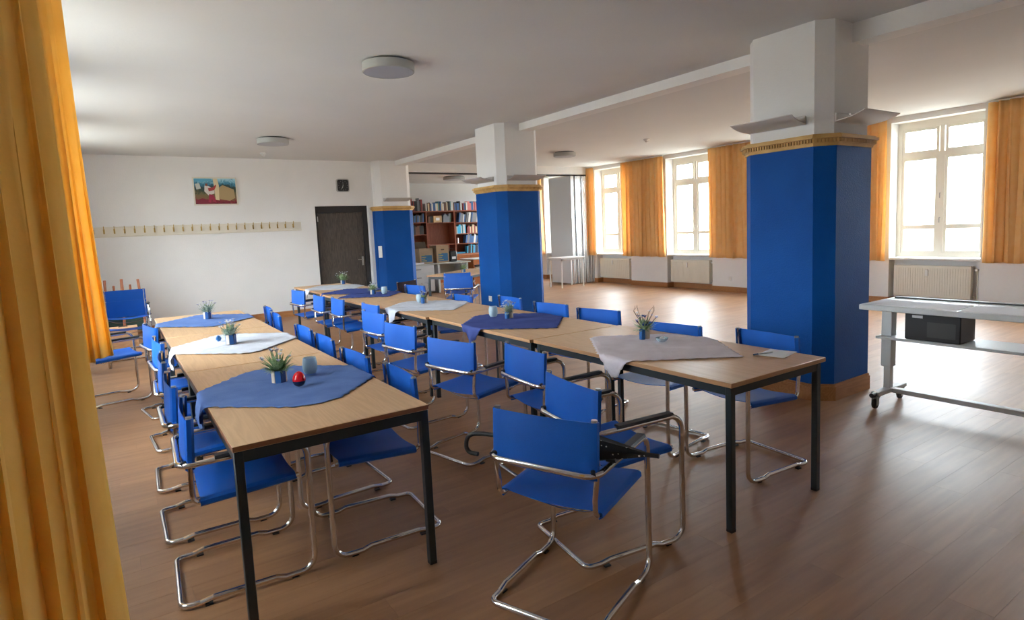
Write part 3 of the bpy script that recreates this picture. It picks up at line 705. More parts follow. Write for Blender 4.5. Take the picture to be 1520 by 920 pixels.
CHAIRS = [
 (1.462, 1.868, -1.177, 'nearest blue armchair, pulled out with a dotted umbrella across its arms', 'n'),
 (1.876, 2.100, -1.70, 'blue armchair directly behind the umbrella chair, at the right row', 'n'),
 (1.960, 3.525, -1.336, 'blue armchair with a hanging indigo cloth corner touching its back', 'n'),
 (.379, 2.926, -1.608, 'first blue armchair from the front on the left side of the left row', 'l'),
 (.367, 3.587, -1.568, 'second blue armchair from the front on the left side of the left row', 'l'),
 (.379, 4.329, -1.602, 'third blue armchair from the front on the left side of the left row', 'l'),
 (.400, 5.173, -1.509, 'fourth blue armchair from the front on the left side of the left row', 'l'),
 (.396, 6.162, -1.41, 'farthest blue armchair on the left side of the left row, slightly turned', 'l'),
 (.999, 2.912, 1.509, 'blue armchair under the near corner of the left row, nearest on its right side', 'r'),
 (.985, 3.550, 1.600, 'second blue armchair from the front on the right side of the left row', 'r'),
 (1.014, 4.294, 1.564, 'third blue armchair from the front on the right side of the left row', 'r'),
 (1.028, 4.891, 1.574, 'fourth blue armchair from the front on the right side of the left row', 'r'),
 (1.051, 5.978, 1.518, 'fifth blue armchair from the front on the right side of the left row', 'r'),
 (1.110, 6.602, 1.501, 'farthest blue armchair on the right side of the left row', 'r'),
 (2.158, 2.898, -1.636, 'blue armchair pushed under the right row between umbrella pair and cloth-corner chair', 'n'),
 (1.996, 4.422, -1.438, 'blue armchair pulled slightly out beside the white cloth corner of the right row', 'n'),
 (2.119, 5.304, -1.49, 'blue armchair just behind the white cloth corner hanging off the right row', 'n'),
 (2.332, 5.955, -1.57, 'half hidden blue armchair pushed deep under the right row, fourth from the far end', 'n'),
 (2.269, 6.83, -1.596, 'third blue armchair from the far end, left side of the right row', 'n'),
 (2.219, 7.399, -1.60, 'second blue armchair from the far end, left side of the right row', 'n'),
 (2.225, 8.426, -1.469, 'farthest blue armchair on the left side of the right row, before the back wall', 'n'),
 (3.115, 2.200, 1.474, 'nearest blue armchair on the far side of the right row, beside the nearest pillar', 'f'),
 (2.995, 2.800, 1.74, 'blue armchair behind the twig vase, far side of the right row', 'f'),
 (3.161, 3.75, 1.75, 'third blue armchair on the far side of the right row, clear of the pillars', 'f'),
 (3.150, 4.414, 1.70, 'blue armchair on the far side of the right row, right of the middle pillar foot', 'f'),
 (3.20, 5.21, 1.537, 'blue armchair on the far side of the right row, in front of the middle pillar', 'f'),
 (2.984, 5.838, 1.554, 'blue armchair on the far side of the right row, left of the middle pillar foot', 'f'),
 (3.184, 7.486, 1.774, 'blue armchair on the far side of the right row, below the farthest pillar', 'f'),
 (4.56, 8.42, -.72, 'blue armchair standing free behind the middle pillar, seen from its back', 's'),
 (4.93, 9.17, -.642, 'blue armchair at the turned brown table, behind the free-standing chair', 's'),
 (-.10, 6.99, -1.36, 'blue armchair standing sideways beside the left curtain', 's'),
]
GR = {'n': 'blue armchairs on the left side of the right row', 'l': 'blue armchairs on the left side of the left row', 'r': 'blue armchairs on the right side of the left row', 'f': 'blue armchairs on the far side of the right row', 's': 'blue armchairs standing apart'}
for i, (x, y, r, lb, gk) in enumerate(CHAIRS):
    o = proto if i == 0 else copy_tree(proto)
    o.location = (x, y, 0); o.rotation_euler = (0, 0, r); tag(o, lb, 'chair', GR[gk])
dk = make_chair(MFABD); dk.location = (3.50, 8.47, 0); dk.rotation_euler = (0, 0, .52); tag(dk, 'dark maroon armchair before the farthest pillar', 'chair')
# two stacked chairs near the left curtain
s1 = copy_tree(proto); s1.location = (.09, 9.05, 0); s1.rotation_euler = (0, 0, PI); tag(s1, 'lower blue armchair of the stack before the easels', 'chair', GR['s'])
s2 = copy_tree(proto); s2.location = (.09, 9.10, .135); s2.rotation_euler = (0, 0, PI); tag(s2, 'upper blue armchair of the stack before the easels', 'chair', GR['s'])

# ------------------------------------------------------------------ tablecloths
def cloth(cx_, cy_, hd, rot, mtl, xl, xr, label, zoff=0, seed=1, cut=.50, cuts=None, group='square cloths laid cornerwise on the tables', wob=1.0, stretch=1.0):
    rnd = random.Random(seed); n = 46; side = hd*math.sqrt(2); vs = []; fs = []; p = [rnd.uniform(0, 6) for _ in range(6)]
    for i in range(n+1):
        for j in range(n+1):
            u = (i/n-.5)*side; v = (j/n-.5)*side
            a = PI/4; x = u*math.cos(a)-v*math.sin(a); y = u*math.sin(a)+v*math.cos(a)
            e = max(abs(i/n-.5), abs(j/n-.5))*2
            if e > .999: sc = 1+.016*math.sin((i+j)*1.6); x *= sc; y *= sc
            cc = cut if y > 0 or cuts is None else cuts
            if abs(y) > cc: y = math.copysign(cc+(abs(y)-cc)*.25, y)
            x2 = x*math.cos(rot)-y*math.sin(rot)+cx_; y2 = (x*math.sin(rot)+y*math.cos(rot))*stretch+cy_
            z = .0035+zoff+wob*.0022*(1+math.sin(x2*11+y2*17+p[0]))*(.5+.5*math.sin(y2*9-x2*5+p[1]))+wob*.0030*max(0, math.sin(x2*4+y2*6+p[2]))**6
            z += wob*.0022*(math.exp(-((u+.02)/.013)**2)+math.exp(-((v-.03)/.013)**2)+.8*math.exp(-((u+.6*v-.14)/.014)**2))
            if e > .93: z = .0035+zoff+.003*abs(math.sin((i-j)*.6+p[3]))
            sidef = 0
            if x2 < xl-.004: sidef = -1; ex = xl-.004-x2
            elif x2 > xr+.004: sidef = 1; ex = x2-xr-.004
            if sidef:
                t = min(1, ex/.02); zz = z-ex*(.9+.1*t)-(.0 if t < 1 else 0)
                edge = (xl if sidef < 0 else xr)
                wx = .007+.012*t+.012*math.sin(y2*38+p[4])*min(1, ex/.06)+ex*.05
                # sides of the hanging corner droop together
                y2 = cy_+(y2-cy_)*(1-.55*min(1, ex/.2)*.6)
                x2 = edge+sidef*max(.006, wx); z = zz if ex > .0 else z
            vs.append((x2, y2, z))
    for i in range(n):
        for j in range(n): k_ = i*(n+1)+j; fs.append((k_, k_+1, k_+n+2, k_+n+1))
    o = MBld().add([(x-cx_, y-cy_, z) for x, y, z in vs], fs, True).build('tablecloth', mtl, None, (cx_, cy_, .741))
    md = o.modifiers.new('thickness', 'SOLIDIFY'); md.thickness = .0022; md.offset = 1
    tag(o, label, 'tablecloth', group); return o
TL0, TL1 = .299, 1.095
cloth(.70, 3.22, .575, .04, MCLB, TL0, TL1, 'blue cloth on the nearest left table, corner hanging at its left edge', seed=1, cut=.46)
cloth(.70, 4.82, .555, .03, MCLW, TL0, TL1, 'white cloth on the middle table of the left row', seed=2, cut=.50, wob=2)
cloth(.70, 6.46, .55, .0, MCLB, TL0, TL1, 'light blue cloth on the farthest table of the left row', seed=3, cut=.52)
cloth(2.71, 2.53, .545, .16, MCLW2, 2.300, 3.096, 'pinkish white cloth on the nearest table of the right row', seed=4, cut=.50, cuts=.6, wob=2.2)
cloth(2.68, 4.08, .56, .03, MCLB2, 2.284, 3.08, 'indigo cloth on the second table of the right row, beside the candle glass', seed=5, cut=.48, cuts=.6)
cloth(2.66, 5.66, .56, .02, MCLW, 2.268, 3.06, 'white cloth in the middle of the right row', seed=6, cut=.48, cuts=.6, wob=2)
cloth(2.68, 7.32, .46, .1, MCLB2, 2.245, 3.05, 'nearer of the two far indigo cloths on the right row', seed=7, cut=.42)
cloth(2.66, 7.95, .46, -.1, MCLB2, 2.26, 3.06, 'farther of the two far indigo cloths on the right row', zoff=.006, seed=8, cut=.42)
cloth(2.72, 8.92, .56, .15, MCLW, 2.300, 3.096, 'white cloth on the farthest table before the dark door', seed=9, cut=.50)

# ------------------------------------------------------------------ table decorations
ZTB = .7525
def leafblade(b, base, d, ln, wd, bend, twist=0):
    d = Vector(d).normalized(); sd = d.cross(Vector((0, 0, 1)))
    sd = sd.normalized() if sd.length > .01 else Vector((1, 0, 0)); vs = []; n = 4; p = Vector(base)
    for i in range(n+1):
        t = i/n; wq = wd*math.sin(PI*min(.98, .12+.86*t))**.8*.5; q = p+d*ln*t-Vector((0, 0, 1))*bend*t*t
        vs += [q-sd*wq, q+sd*wq]
    b.add(vs, [(2*i, 2*i+1, 2*i+3, 2*i+2) for i in range(n)], True)
def pot(x, y, label, r=.033, h=.065, plant='bush', seed=1, hgt=.11, double=False, zb=ZTB):
    rnd = random.Random(seed); root = empty('flower_pot', (x, y, zb), rnd.uniform(0, .4))
    cs = [(0, 0)] if not double else [(-.021, .0), (.021, -.004)]
    if double: r = .018
    for kx, ky in cs:
        MBld().lathe([(r-.006, 0), (r-.006, h-.006), (r-.010, h-.006), (r-.010, .004)], 14, (kx, ky, 0), capt=True).build('tin', MDARK, root)
        ns = 8
        for i in range(ns):
            a = 2*PI*i/ns+.35; m_ = (MSTB, MSTC, MSTN, MSTB, MSTC, MSTB, MSTN, MSTC)[i] if not double else (MSTB if kx < 0 else MSTC)
            wv = r*math.sin(PI/ns)*.96
            o = MBld().bbox(-.003, .003, -wv, wv, 0, h, .001).build('stave', m_, root, (kx+(r-.003)*math.cos(a), ky+(r-.003)*math.sin(a), 0), a)
    b = MBld()
    nl = {'bush': 150, 'posy': 110, 'twigs': 80}[plant]
    for i in range(nl):
        a = rnd.uniform(0, 2*PI); el = rnd.uniform(.25, 1.35); rr = rnd.uniform(0, r*.6)
        d = (math.cos(a)*math.cos(el), math.sin(a)*math.cos(el), math.sin(el))
        ln = hgt*rnd.uniform(.5, 1.0)*(1.0 if el > .6 else .8)
        leafblade(b, (rr*math.cos(a), rr*math.sin(a), h-.008), d, ln, rnd.uniform(.008, .017), rnd.uniform(0, .03))
    tag(b.build('foliage', MLF if plant != 'posy' else MLF2, root), kind='stuff')
    st = MBld()
    nf = {'bush': 12, 'posy': 22, 'twigs': 14}[plant]; heads = []
    for i in range(nf):
        a = rnd.uniform(0, 2*PI); el = rnd.uniform(.7, 1.5); ln = hgt*rnd.uniform(.75, 1.15)
        d = Vector((math.cos(a)*math.cos(el), math.sin(a)*math.cos(el), math.sin(el))); e = Vector((0, 0, h-.01))+d*ln
        st.tube([(0, 0, h-.01), e[:]], .0012, 4); heads.append(e)
    if plant == 'twigs':
        for i in range(7):
            a = rnd.uniform(0, 2*PI); d = Vector((math.cos(a)*.5, math.sin(a)*.5, .9)); e = Vector((0, 0, h))+d*.13; e2 = e+Vector((rnd.uniform(-.02, .02), rnd.uniform(-.02, .02), .03))
            st.tube([(0, 0, h), e[:], e2[:]], .001, 4)
    st.build('stem', MTWIG if plant == 'twigs' else MLF, root)
    for kx, m_ in enumerate((MFLW, MFLL, MFLB if plant == 'twigs' else MFLW)):
        fb = MBld()
        for i, e in enumerate(heads):
            if i % 3 != kx: continue
            R2 = rnd.uniform(.008, .013)
            for q in range(6):
                a = q*PI/3; leafblade(fb, e[:], (math.cos(a), math.sin(a), .55), R2*1.5, R2, .0)
            fb.lathe([(.001, -.004), (R2*.55, 0), (R2*.4, .004), (.001, .006)], 6, e[:])
        if fb.v: tag(fb.build('flower', m_, root), kind='stuff')
    if plant == 'twigs':
        MBld().lathe([(.001, -.016), (.012, -.012), (.017, 0), (.012, .012), (.001, .016)], 12, (-.012, -.012, h+.035)).build('blue_rose', MFLB, root)
    tag(root, label, 'flower pot', 'little stave pots with flowers')
pot(.665, 3.27, 'green bushy flower pot on the nearest left table, beside the red egg', r=.037, h=.064, seed=1, hgt=.125)
pot(.66, 4.76, 'flower pot with pale blooms on the white cloth of the left row', r=.036, h=.07, plant='posy', seed=2)
pot(.72, 6.53, 'flower pot on the light blue cloth of the farthest left table', r=.036, h=.07, plant='posy', seed=3)
pot(2.79, 2.72, 'blue and beige twin pot with twigs and a blue rose on the nearest right table', h=.065, plant='twigs', seed=4, double=True, hgt=.115)
pot(2.70, 4.18, 'twin pot with small white flowers on the indigo cloth of the right row', h=.055, plant='posy', seed=5, double=True, hgt=.095)
pot(2.69, 5.80, 'twin pot with a blue flower head on the white cloth mid right row', h=.065, plant='twigs', seed=6, double=True, hgt=.07)
pot(2.68, 7.28, 'low dark-leaved pot on the far indigo cloths of the right row', r=.034, h=.06, plant='bush', seed=7, hgt=.09)
pot(2.95, 9.30, 'green bushy pot on the farthest table before the dark door', r=.036, h=.06, plant='bush', seed=8, hgt=.14)
pot(5.30, 9.66, 'leafy flower pot on the turned brown table behind the middle pillar', r=.036, h=.06, plant='bush', seed=9, hgt=.13, zb=.741)
def candle(x, y, label, s=1.0):
    root = empty('candle_glass', (x, y, ZTB))
    MBld().lathe([(.026*s, .0), (.034*s, .012*s), (.0385*s, .035*s), (.0385*s, .06*s), (.034*s, .088*s), (.031*s, .088*s), (.035*s, .06*s), (.035*s, .035*s), (.030*s, .014*s), (.001, .008*s)], 28, capt=False).build('glass_cup', MFROST, root)
    MBld().lathe([(.022*s, .010*s), (.024*s, .012*s), (.024*s, .058*s), (.02*s, .060*s)], 20).build('candle', MCANDLE, root)
    tag(root, label, 'candle glass', 'frosted candle glasses')
candle(.845, 3.35, 'frosted blue candle glass beside the red egg on the nearest left table')
candle(2.665, 4.37, 'frosted candle glass on the indigo cloth, second right-row table')
candle(2.70, 5.93, 'frosted candle glass on the white cloth mid right row')
candle(2.80, 7.20, 'frosted candle glass on the far indigo cloths')
eg = empty('decorative_egg', (.72, 3.085, ZTB)); tag(eg, 'glossy red egg with a navy lower half on the blue cloth', 'ornament')
pr_ = []
for i in range(17):
    t = -PI/2+PI*i/16; r_ = .0315*math.cos(t)*(1-.12*math.sin(t)); z_ = .039+.039*math.sin(t); pr_.append((max(r_, .0008), z_))
pr_[0] = (.008, .001)
MBld().lathe([p for p in pr_ if p[1] <= .036], 28, capt=False).build('navy_half', MNAVY, eg)
MBld().lathe([(max(.0008, r*1.012), z) for r, z in pr_ if z >= .030], 28).build('red_half', MRED, eg)
bl = empty('blue_pompom', (.60, 4.96-.04, ZTB)); tag(bl, 'small fuzzy blue ball beside the flower pot on the left white cloth', 'ornament')
b = MBld(); rnd = random.Random(5)
for i in range(120):
    a = rnd.uniform(0, 2*PI); zz = rnd.uniform(-1, 1); q = math.sqrt(1-zz*zz); d = Vector((q*math.cos(a), q*math.sin(a), zz)); leafblade(b, (0, 0, .026), d, .025, .006, 0)
b.lathe([(.001, -.018), (.013, -.013), (.019, 0), (.013, .013), (.001, .018)], 10, (0, 0, .026)); b.build('fuzz', mat('blue_fuzz', (.02, .14, .36), .8), bl)
dish = empty('glass_dish', (2.80, 2.58, ZTB)); tag(dish, 'small white crumpled glass dish beside the twig pot', 'dish')
MBld().lathe([(.02, 0), (.034, .012), (.040, .024), (.037, .024), (.03, .012), (.001, .005)], 14).build('bowl', MFROST, dish)
MBld().lathe([(.012, .006), (.02, .012), (.014, .026), (.004, .03)], 7).build('crumpled_tissue', MPAPER, dish)
# paper and pen
pp = empty('paper_sheet', (3.0, 1.925, .741), .2); tag(pp, 'white paper sheet near the front corner of the nearest right table', 'paper')
n = 8; vs = []
for i in range(n+1):
    for j in range(5): vs.append((-.105+.21*i/n, -.075+.15*j/4, .001+.012*max(0, (1-i/3))**2*.3))
fs = [(i*5+j, i*5+j+1, (i+1)*5+j+1, (i+1)*5+j) for i in range(n) for j in range(4)]
o = MBld().add(vs, fs).build('sheet', MPAPER, pp); md = o.modifiers.new('t', 'SOLIDIFY'); md.thickness = .0006; md.offset = 1
pn = empty('ballpoint_pen', (2.905, 1.975, .7465), -.25); tag(pn, 'blue and white pen lying along the paper on the right table', 'pen')
MBld().tube([(0, 0, 0), (.10, 0, 0)], .0042, 8).build('barrel', MWP, pn); MBld().tube([(-.03, 0, 0), (0, 0, 0)], .0046, 8).build('pen_cap', MSTN, pn)

# umbrella across the arms of the nearest chair
um = empty('folded_umbrella', (1.462, 1.868, .63), -1.177); tag(um, 'black umbrella with white dots lying across the nearest chair', 'umbrella')
A = Vector((-.27, -.135, .022)); B_ = Vector((.415, -.070, .030)); LT = (B_-A).length; d = (B_-A).normalized()
MBld().tube([A[:], (A+d*(LT-.08))[:]], .004, 8).build('shaft', MBLK, um)
hp = [(A+d*.03)[:], (A)[:], (A-d*.05+Vector((0, 0, .0)))[:], (A-d*.125+Vector((0, -.01, -.005)))[:], (A-d*.135+Vector((0, -.01, -.085)))[:], (A-d*.075+Vector((0, -.01, -.088)))[:]]
MBld().tube(hp, .0095, 10, rad=[0, .01, .03, .045, .045, 0]).build('crook_handle', MBLK, um)
MDOT = mat('black_dotted_cloth', (.012, .012, .012), .7)
b_ = MDOT.node_tree.nodes['Principled BSDF']; vo = N(MDOT, 'ShaderNodeTexVoronoi'); vo.inputs['Scale'].default_value = 44; vo.inputs['Randomness'].default_value = .25
L(MDOT, N(MDOT, 'ShaderNodeTexCoord').outputs['Object'], vo.inputs['Vector'])
rp = N(MDOT, 'ShaderNodeValToRGB'); rp.color_ramp.elements[0].color = (.8, .78, .74, 1); rp.color_ramp.elements[1].color = (.012, .012, .013, 1); rp.color_ramp.elements[0].position = .16; rp.color_ramp.elements[1].position = .20
L(MDOT, vo.outputs['Distance'], rp.inputs[0]); L(MDOT, rp.outputs[0], b_.inputs['Base Color'])
P = []; rs = []
for i in range(15):
    t = i/14; P.append((A+d*(.10+(LT-.15)*t))[:]); rs.append((.012+.024*min(1, t/.6)**.8) if t < .62 else .036*(1-(t-.62)/.38)+.008)
c_ = MBld().tube(P, rs, 14); ring = 14
c_.v = [tuple(Vector(v)+(Vector(v)-Vector(P[i//ring]))*(.22*((i % ring) % 2))) for i, v in enumerate(c_.v)]
c_.build('folded_canopy', MDOT, um)
MBld().tube([(A+d*(LT-.07))[:], (A+d*LT)[:]], .009, 8).build('tip', MBLK, um)

# ------------------------------------------------------------------ media desk at the right
md_ = empty('media_desk', (4.63, 1.05, 0)); tag(md_, 'light grey height-adjustable desk on castors at the right edge', 'desk')
MBld().bbox(0, .56, 0, 1.24, .775, .815, .005).build('desktop', MDESK, md_)
MBld().box(.03, .33, .62, 1.21, .815, .818).build('writing_mat', MPAPER, md_)
MBld().box(.03, .33, .10, .60, .815, .818).build('writing_mat', MPAPER, md_)
MBld().box(.50, .545, .03, 1.21, .815, .825).build('cable_rail', MDARK, md_)
for y in (.06, 1.13):
    MBld().bbox(.28, .36, y, y+.075, .30, .775, .004).build('column_sleeve', MDESK, md_)
    MBld().bbox(.295, .345, y+.01, y+.06, .10, .30, .003).build('inner_column', MDESK, md_)
    MBld().bbox(.10, .56, y+.0, y+.06, .095, .13, .006).build('foot_bar', MDESK, md_)
    MBld().tube([(.05, y+.03, .112), (.11, y+.03, .112)], .018, 10).build('foot_end_cap', MBLK, md_)
    for cx_ in (.12, .52):
        cs = MBld(); cs.box(cx_-.030, cx_+.022, y+.010, y+.050, .082, .096); cs.prism([(cx_-.03, y+.010), (cx_+.01, y+.010), (cx_+.01, y+.014), (cx_-.03, y+.014)], .03, .083); cs.prism([(cx_-.03, y+.046), (cx_+.01, y+.046), (cx_+.01, y+.050), (cx_-.03, y+.050)], .03, .083)
        co = cs.build('castor', MBEIGE, md_)
        wo = MBld().lathe([(.015, -.012), (.036, -.011), (.039, 0), (.036, .011), (.015, .012)], 24).build('wheel', MDARK, co, (cx_-.01, y+.03, .039)); wo.rotation_euler = (PI/2, 0, 0)
MBld().bbox(.30, .36, .12, 1.13, .095, .13, .004).build('crossbar', MDESK, md_)
MBld().bbox(.22, .55, .06, 1.22, .525, .545, .003).build('lower_shelf', MDESK, md_)
pcb = empty('black_computer', (4.985, 1.89, .546)); tag(pcb, 'black computer box on the lower shelf of the media desk', 'computer')
MBld().bbox(-.12, .14, -.18, .18, 0, .21, .006).build('case', MBLK, pcb)
MBld().box(-.1215, -.12, .06, .13, .165, .185).build('white_sticker', MPAPER, pcb)
MBld().box(-.122, -.12, -.15, .03, .03, .14).build('front_grille', MDARK, pcb)

# ------------------------------------------------------------------ easels, box at the back wall
def easel(x, y, label, hh, green, tilt, rz=0):
    root = empty('wooden_easel', (x, y, 0), rz)
    for s, top_ in ((-1, hh), (1, hh*.98)):
        MBld().tube([(s*.15, -.20, .02), (s*.11, -.02, top_)], .019, 4).build('leg', MEAS, root)
    MBld().tube([(0, .18, .02), (0, -.0, hh*.9)], .016, 4).build('rear_leg', MEAS, root)
    MBld().bbox(-.16, .16, -.20, -.14, .42, .45, .003).build('ledge', MEAS, root); MBld().bbox(-.13, .13, -.08, -.055, .74, .77, .003).build('crosspiece', MEAS, root)
    if green: MBld().bbox(-.13, .13, -.135, -.12, .14, .68, .003).build('green_board', MGRN, root)
    tag(root, label, 'easel', 'wooden easels at the back wall')
easel(-.02, 11.55, 'left pinkish wooden easel against the back wall beside the curtain', .96, True, 0)
easel(.20, 11.45, 'right pinkish wooden easel with green board at the back wall', .97, True, 0, .05)
wbx = empty('wooden_box', (.04, 10.45, 0)); tag(wbx, 'plywood box on the floor in front of the easels', 'box')
b = MBld(); b.box(-.17, .17, -.14, -.125, 0, .30); b.box(-.17, .17, .125, .14, 0, .30); b.box(-.17, -.155, -.125, .125, 0, .30); b.box(.155, .17, -.125, .125, 0, .30); b.build('sides', MBOXW, wbx)
MBld().box(-.175, .175, -.145, .145, .30, .315).build('lid', MBOXW, wbx)
MBld().tube([(-.05, -.03, .315), (-.05, -.03, .33), (.05, -.03, .33), (.05, -.03, .315)], .006, 6).build('lid_handle', MDARK, wbx)

# ------------------------------------------------------------------ library
bc = empty('bookcase', (6.6, 16.44, 0)); tag(bc, 'wide red-brown wooden bookcase along the library wall', 'bookcase')
W_ = 3.6; dp = .40
for x in (0, 1.24, 2.18, 3.55): MBld().box(x, x+.035, 0, dp, .78, 2.10).build('upright', MSHELF, bc)
MBld().box(-.01, W_, -.01, dp, 2.10, 2.13).build('top_board', MSHELF, bc)
MBld().box(.035, W_-.02, dp-.02, dp, .78, 2.10).build('back_board', MSHELF, bc)
SH = {0: (.035, 1.24, (1.80, 1.44, 1.12)), 1: (1.275, 2.18, (1.78, 1.12)), 2: (2.215, 3.55, (1.76, 1.42, 1.11, .80))}
for c, (a, b_, zs) in SH.items():
    for z in zs: MBld().box(a, b_, .01, dp-.02, z-.022, z).build('shelf', MSHELF, bc)
lc = empty('low_cupboard', (6.6, 15.9, 0)); tag(lc, 'low orange-brown wooden cupboard run under the bookcase', 'cupboard')
MBld().box(0, 3.6, .02, .94, 0, .75).build('cupboard_body', MORNG, lc); MBld().bbox(-.01, 3.61, 0, .94, .75, .775, .003).build('cupboard_top', MORNG, lc)
for i in range(6):
    dd = MBld().bbox(.01+i*.598, .595+i*.598, .0, .02, .06, .74, .003).build('cupboard_door', MORNG, lc); MBld().lathe([(.012, 0), (.012, .02)], 8, (.55+i*.598, -.02, .45)).build('knob', MDARK, dd)
# books: one mesh per size, copied
BCOL = {n: mat('book_'+n, lin(c), .6) for n, c in dict(red=(130, 44, 44), black=(30, 30, 34), white=(206, 206, 200), cream=(196, 176, 140), blue=(50, 90, 140), teal=(70, 120, 124), green=(58, 80, 60), brown=(98, 66, 50), pink=(206, 120, 116), grey=(120, 122, 128), cyan=(60, 170, 210), orange=(190, 110, 70)).items()}
bmesh_cache = {}
def book(x, z, t, h, dpt, col, lean, label, group, y=16.46):
    key = (round(t, 3), round(h, 2), col)
    if key not in bmesh_cache:
        root = empty('book'); bb = MBld(); bb.box(0, t, 0, dpt, 0, .0+h).build('cover', BCOL[col], root)
        MBld().box(.002, t-.002, .004, dpt+.001, h-.001, h+.0012).build('pages', MPAPER, root)
        bmesh_cache[key] = root; reg(root); first = root
    else: first = copy_tree(bmesh_cache[key])
    first.location = (x, y, z+.0005); first.rotation_euler = (0, lean, 0); tag(first, label, 'book', group)
    return first
rb = random.Random(11)
ORD = 'first second third fourth fifth sixth seventh eighth ninth tenth eleventh twelfth thirteenth fourteenth fifteenth sixteenth seventeenth eighteenth nineteenth twentieth twenty-first twenty-second twenty-third twenty-fourth twenty-fifth twenty-sixth twenty-seventh twenty-eighth twenty-ninth thirtieth thirty-first thirty-second thirty-third thirty-fourth thirty-fifth'.split()
def row(x0, x1, z, hmin, hmax, cols, label, group, lean=0, step=(.022, .028, .034, .042), gap=.001, tmul=1):
    x = x0; made = []
    while True:
        t = rb.choice(step)*tmul; h = round(rb.choice([hmin, (hmin+hmax)/2, hmax]), 2)
        if x+t+h*math.sin(abs(lean)) > x1: break
        c_n = rb.choice(cols); made.append((book(x, z+(t*math.sin(lean) if lean > 0 else 0), t, h, .17, c_n, lean, '', group), c_n)); x += t/math.cos(lean)+gap
    for i, (o, c_n) in enumerate(made): o['label'] = label % (c_n, ORD[i])
wide = (.03, .04, .05)
row(6.65, 7.78, 2.13, .30, .38, ['black', 'black', 'red', 'grey'], 'tall %s folder, %s from the left on the bookcase top', 'tall dark folders on the bookcase', step=wide)
row(7.86, 9.10, 2.13, .22, .28, ['cream', 'black', 'teal', 'white', 'grey', 'blue', 'brown'], '%s book, %s in the middle row on the bookcase top', 'mixed books on the bookcase top', step=wide)
row(9.12, 10.1, 2.13, .22, .27, ['red', 'pink', 'white', 'pink', 'blue', 'black'], '%s book, %s in the right part of the bookcase top row', 'reddish books on the bookcase top', step=wide)
row(7.15, 7.8, 1.80, .20, .26, ['grey', 'black', 'blue'], '%s book, %s from the left, top shelf, left bay', 'books in the left bay', .08, step=wide)
row(7.15, 7.8, 1.44, .24, .28, ['black', 'brown', 'black'], '%s book, %s from the left, second shelf, left bay', 'black books in the left bay', 0, step=wide)
row(7.92, 8.08, 1.78, .18, .24, ['brown', 'black'], '%s book, %s from the left, just left of the pale carton', 'books left of the carton', 0, step=wide)
row(8.42, 8.74, 1.78, .18, .26, ['grey', 'brown', 'green', 'grey'], '%s book, %s to the right of the pale carton', 'books right of the carton', .1, step=wide)
row(8.95, 10.1, 1.76, .24, .30, ['white', 'grey', 'black', 'grey', 'blue'], 'tilted %s booklet, %s from the left, top shelf, right bay', 'tilted booklets in the right bay', .16, step=wide)
row(8.86, 9.2, 1.42, .22, .27, ['cyan', 'teal', 'white', 'cyan'], '%s book, %s from the left, second shelf, right bay', 'turquoise books in the right bay', 0, step=wide)
row(9.24, 10.1, 1.42, .20, .26, ['cream', 'brown', 'grey', 'cream', 'red'], '%s book, %s after the turquoise ones, second shelf, right bay', 'brown books in the right bay', 0, step=wide)
row(9.15, 10.1, 1.11, .22, .28, ['black', 'blue', 'white', 'grey'], 'leaning %s folder, %s from the left, third shelf, right bay', 'leaning folders in the right bay', .18, step=wide)
row(9.2, 10.1, .80, .22, .28, ['black', 'blue', 'cyan', 'black'], '%s folder, %s from the left, lowest shelf, right bay', 'dark folders on the lowest shelf', .08, step=wide)
ct = empty('small_carton', (8.25, 16.60, 1.782)); tag(ct, 'small pale carton on the top shelf of the middle bay', 'box')
MBld().bbox(-.14, .14, -.12, .12, 0, .20, .004).build('carton_body', mat('pale_card', lin((206, 172, 130)), .8), ct); MBld().box(-.06, .06, -.122, -.12, .06, .14).build('carton_label', MPAPER, ct)
tu = empty('white_canister', (8.92, 16.52, 1.112)); tag(tu, 'white canister on the third shelf of the right bay', 'canister')
MBld().lathe([(.03, 0), (.03, .15), (.026, .16)], 14).build('canister_body', MWP, tu); MBld().lathe([(.031, .16), (.031, .175)], 14).build('canister_lid', MWP, tu)
bo = empty('blue_folder_pile', (9.0, 16.6, .802)); tag(bo, 'flat blue folders lying on the lowest shelf of the right bay', 'folder')
MBld().box(-.14, .14, -.11, .11, 0, .025).build('folder', BCOL['cyan'], bo); MBld().box(-.12, .15, -.10, .11, .026, .045).build('folder', BCOL['blue'], bo)

# grey desk with boxes
gd = empty('office_desk', (5.52, 13.30, 0)); tag(gd, 'grey office desk with drawers in the library, carrying cardboard boxes', 'desk')
MBld().bbox(0, 2.0, 0, .80, .70, .735, .004).build('desktop', MBEIGE, gd)
MBld().box(.06, .98, .04, .76, .06, .70).build('drawer_unit', MDESK, gd)
for i, (z0, z1) in enumerate(((.52, .68), (.30, .50), (.08, .28))):
    dd = MBld().bbox(.08, .96, .02, .04, z0, z1, .004).build('drawer', MDESK, gd); MBld().box(.5, .62, .005, .02, (z0+z1)/2, (z0+z1)/2+.015).build('drawer_handle', MDARK, dd)
for x in (1.10, 1.90): MBld().box(x, x+.05, .06, .74, 0, .70).build('desk_leg', MDESK, gd)
MBld().box(1.15, 1.90, .68, .70, .25, .68).build('modesty_panel', MBEIGE, gd)
pd = empty('paper_pad', (5.95, 13.48, .736)); tag(pd, 'thick white paper pad on the left of the office desk', 'paper')
MBld().bbox(-.28, .30, -.14, .2, 0, .035, .003).build('pad', MPAPER, pd)
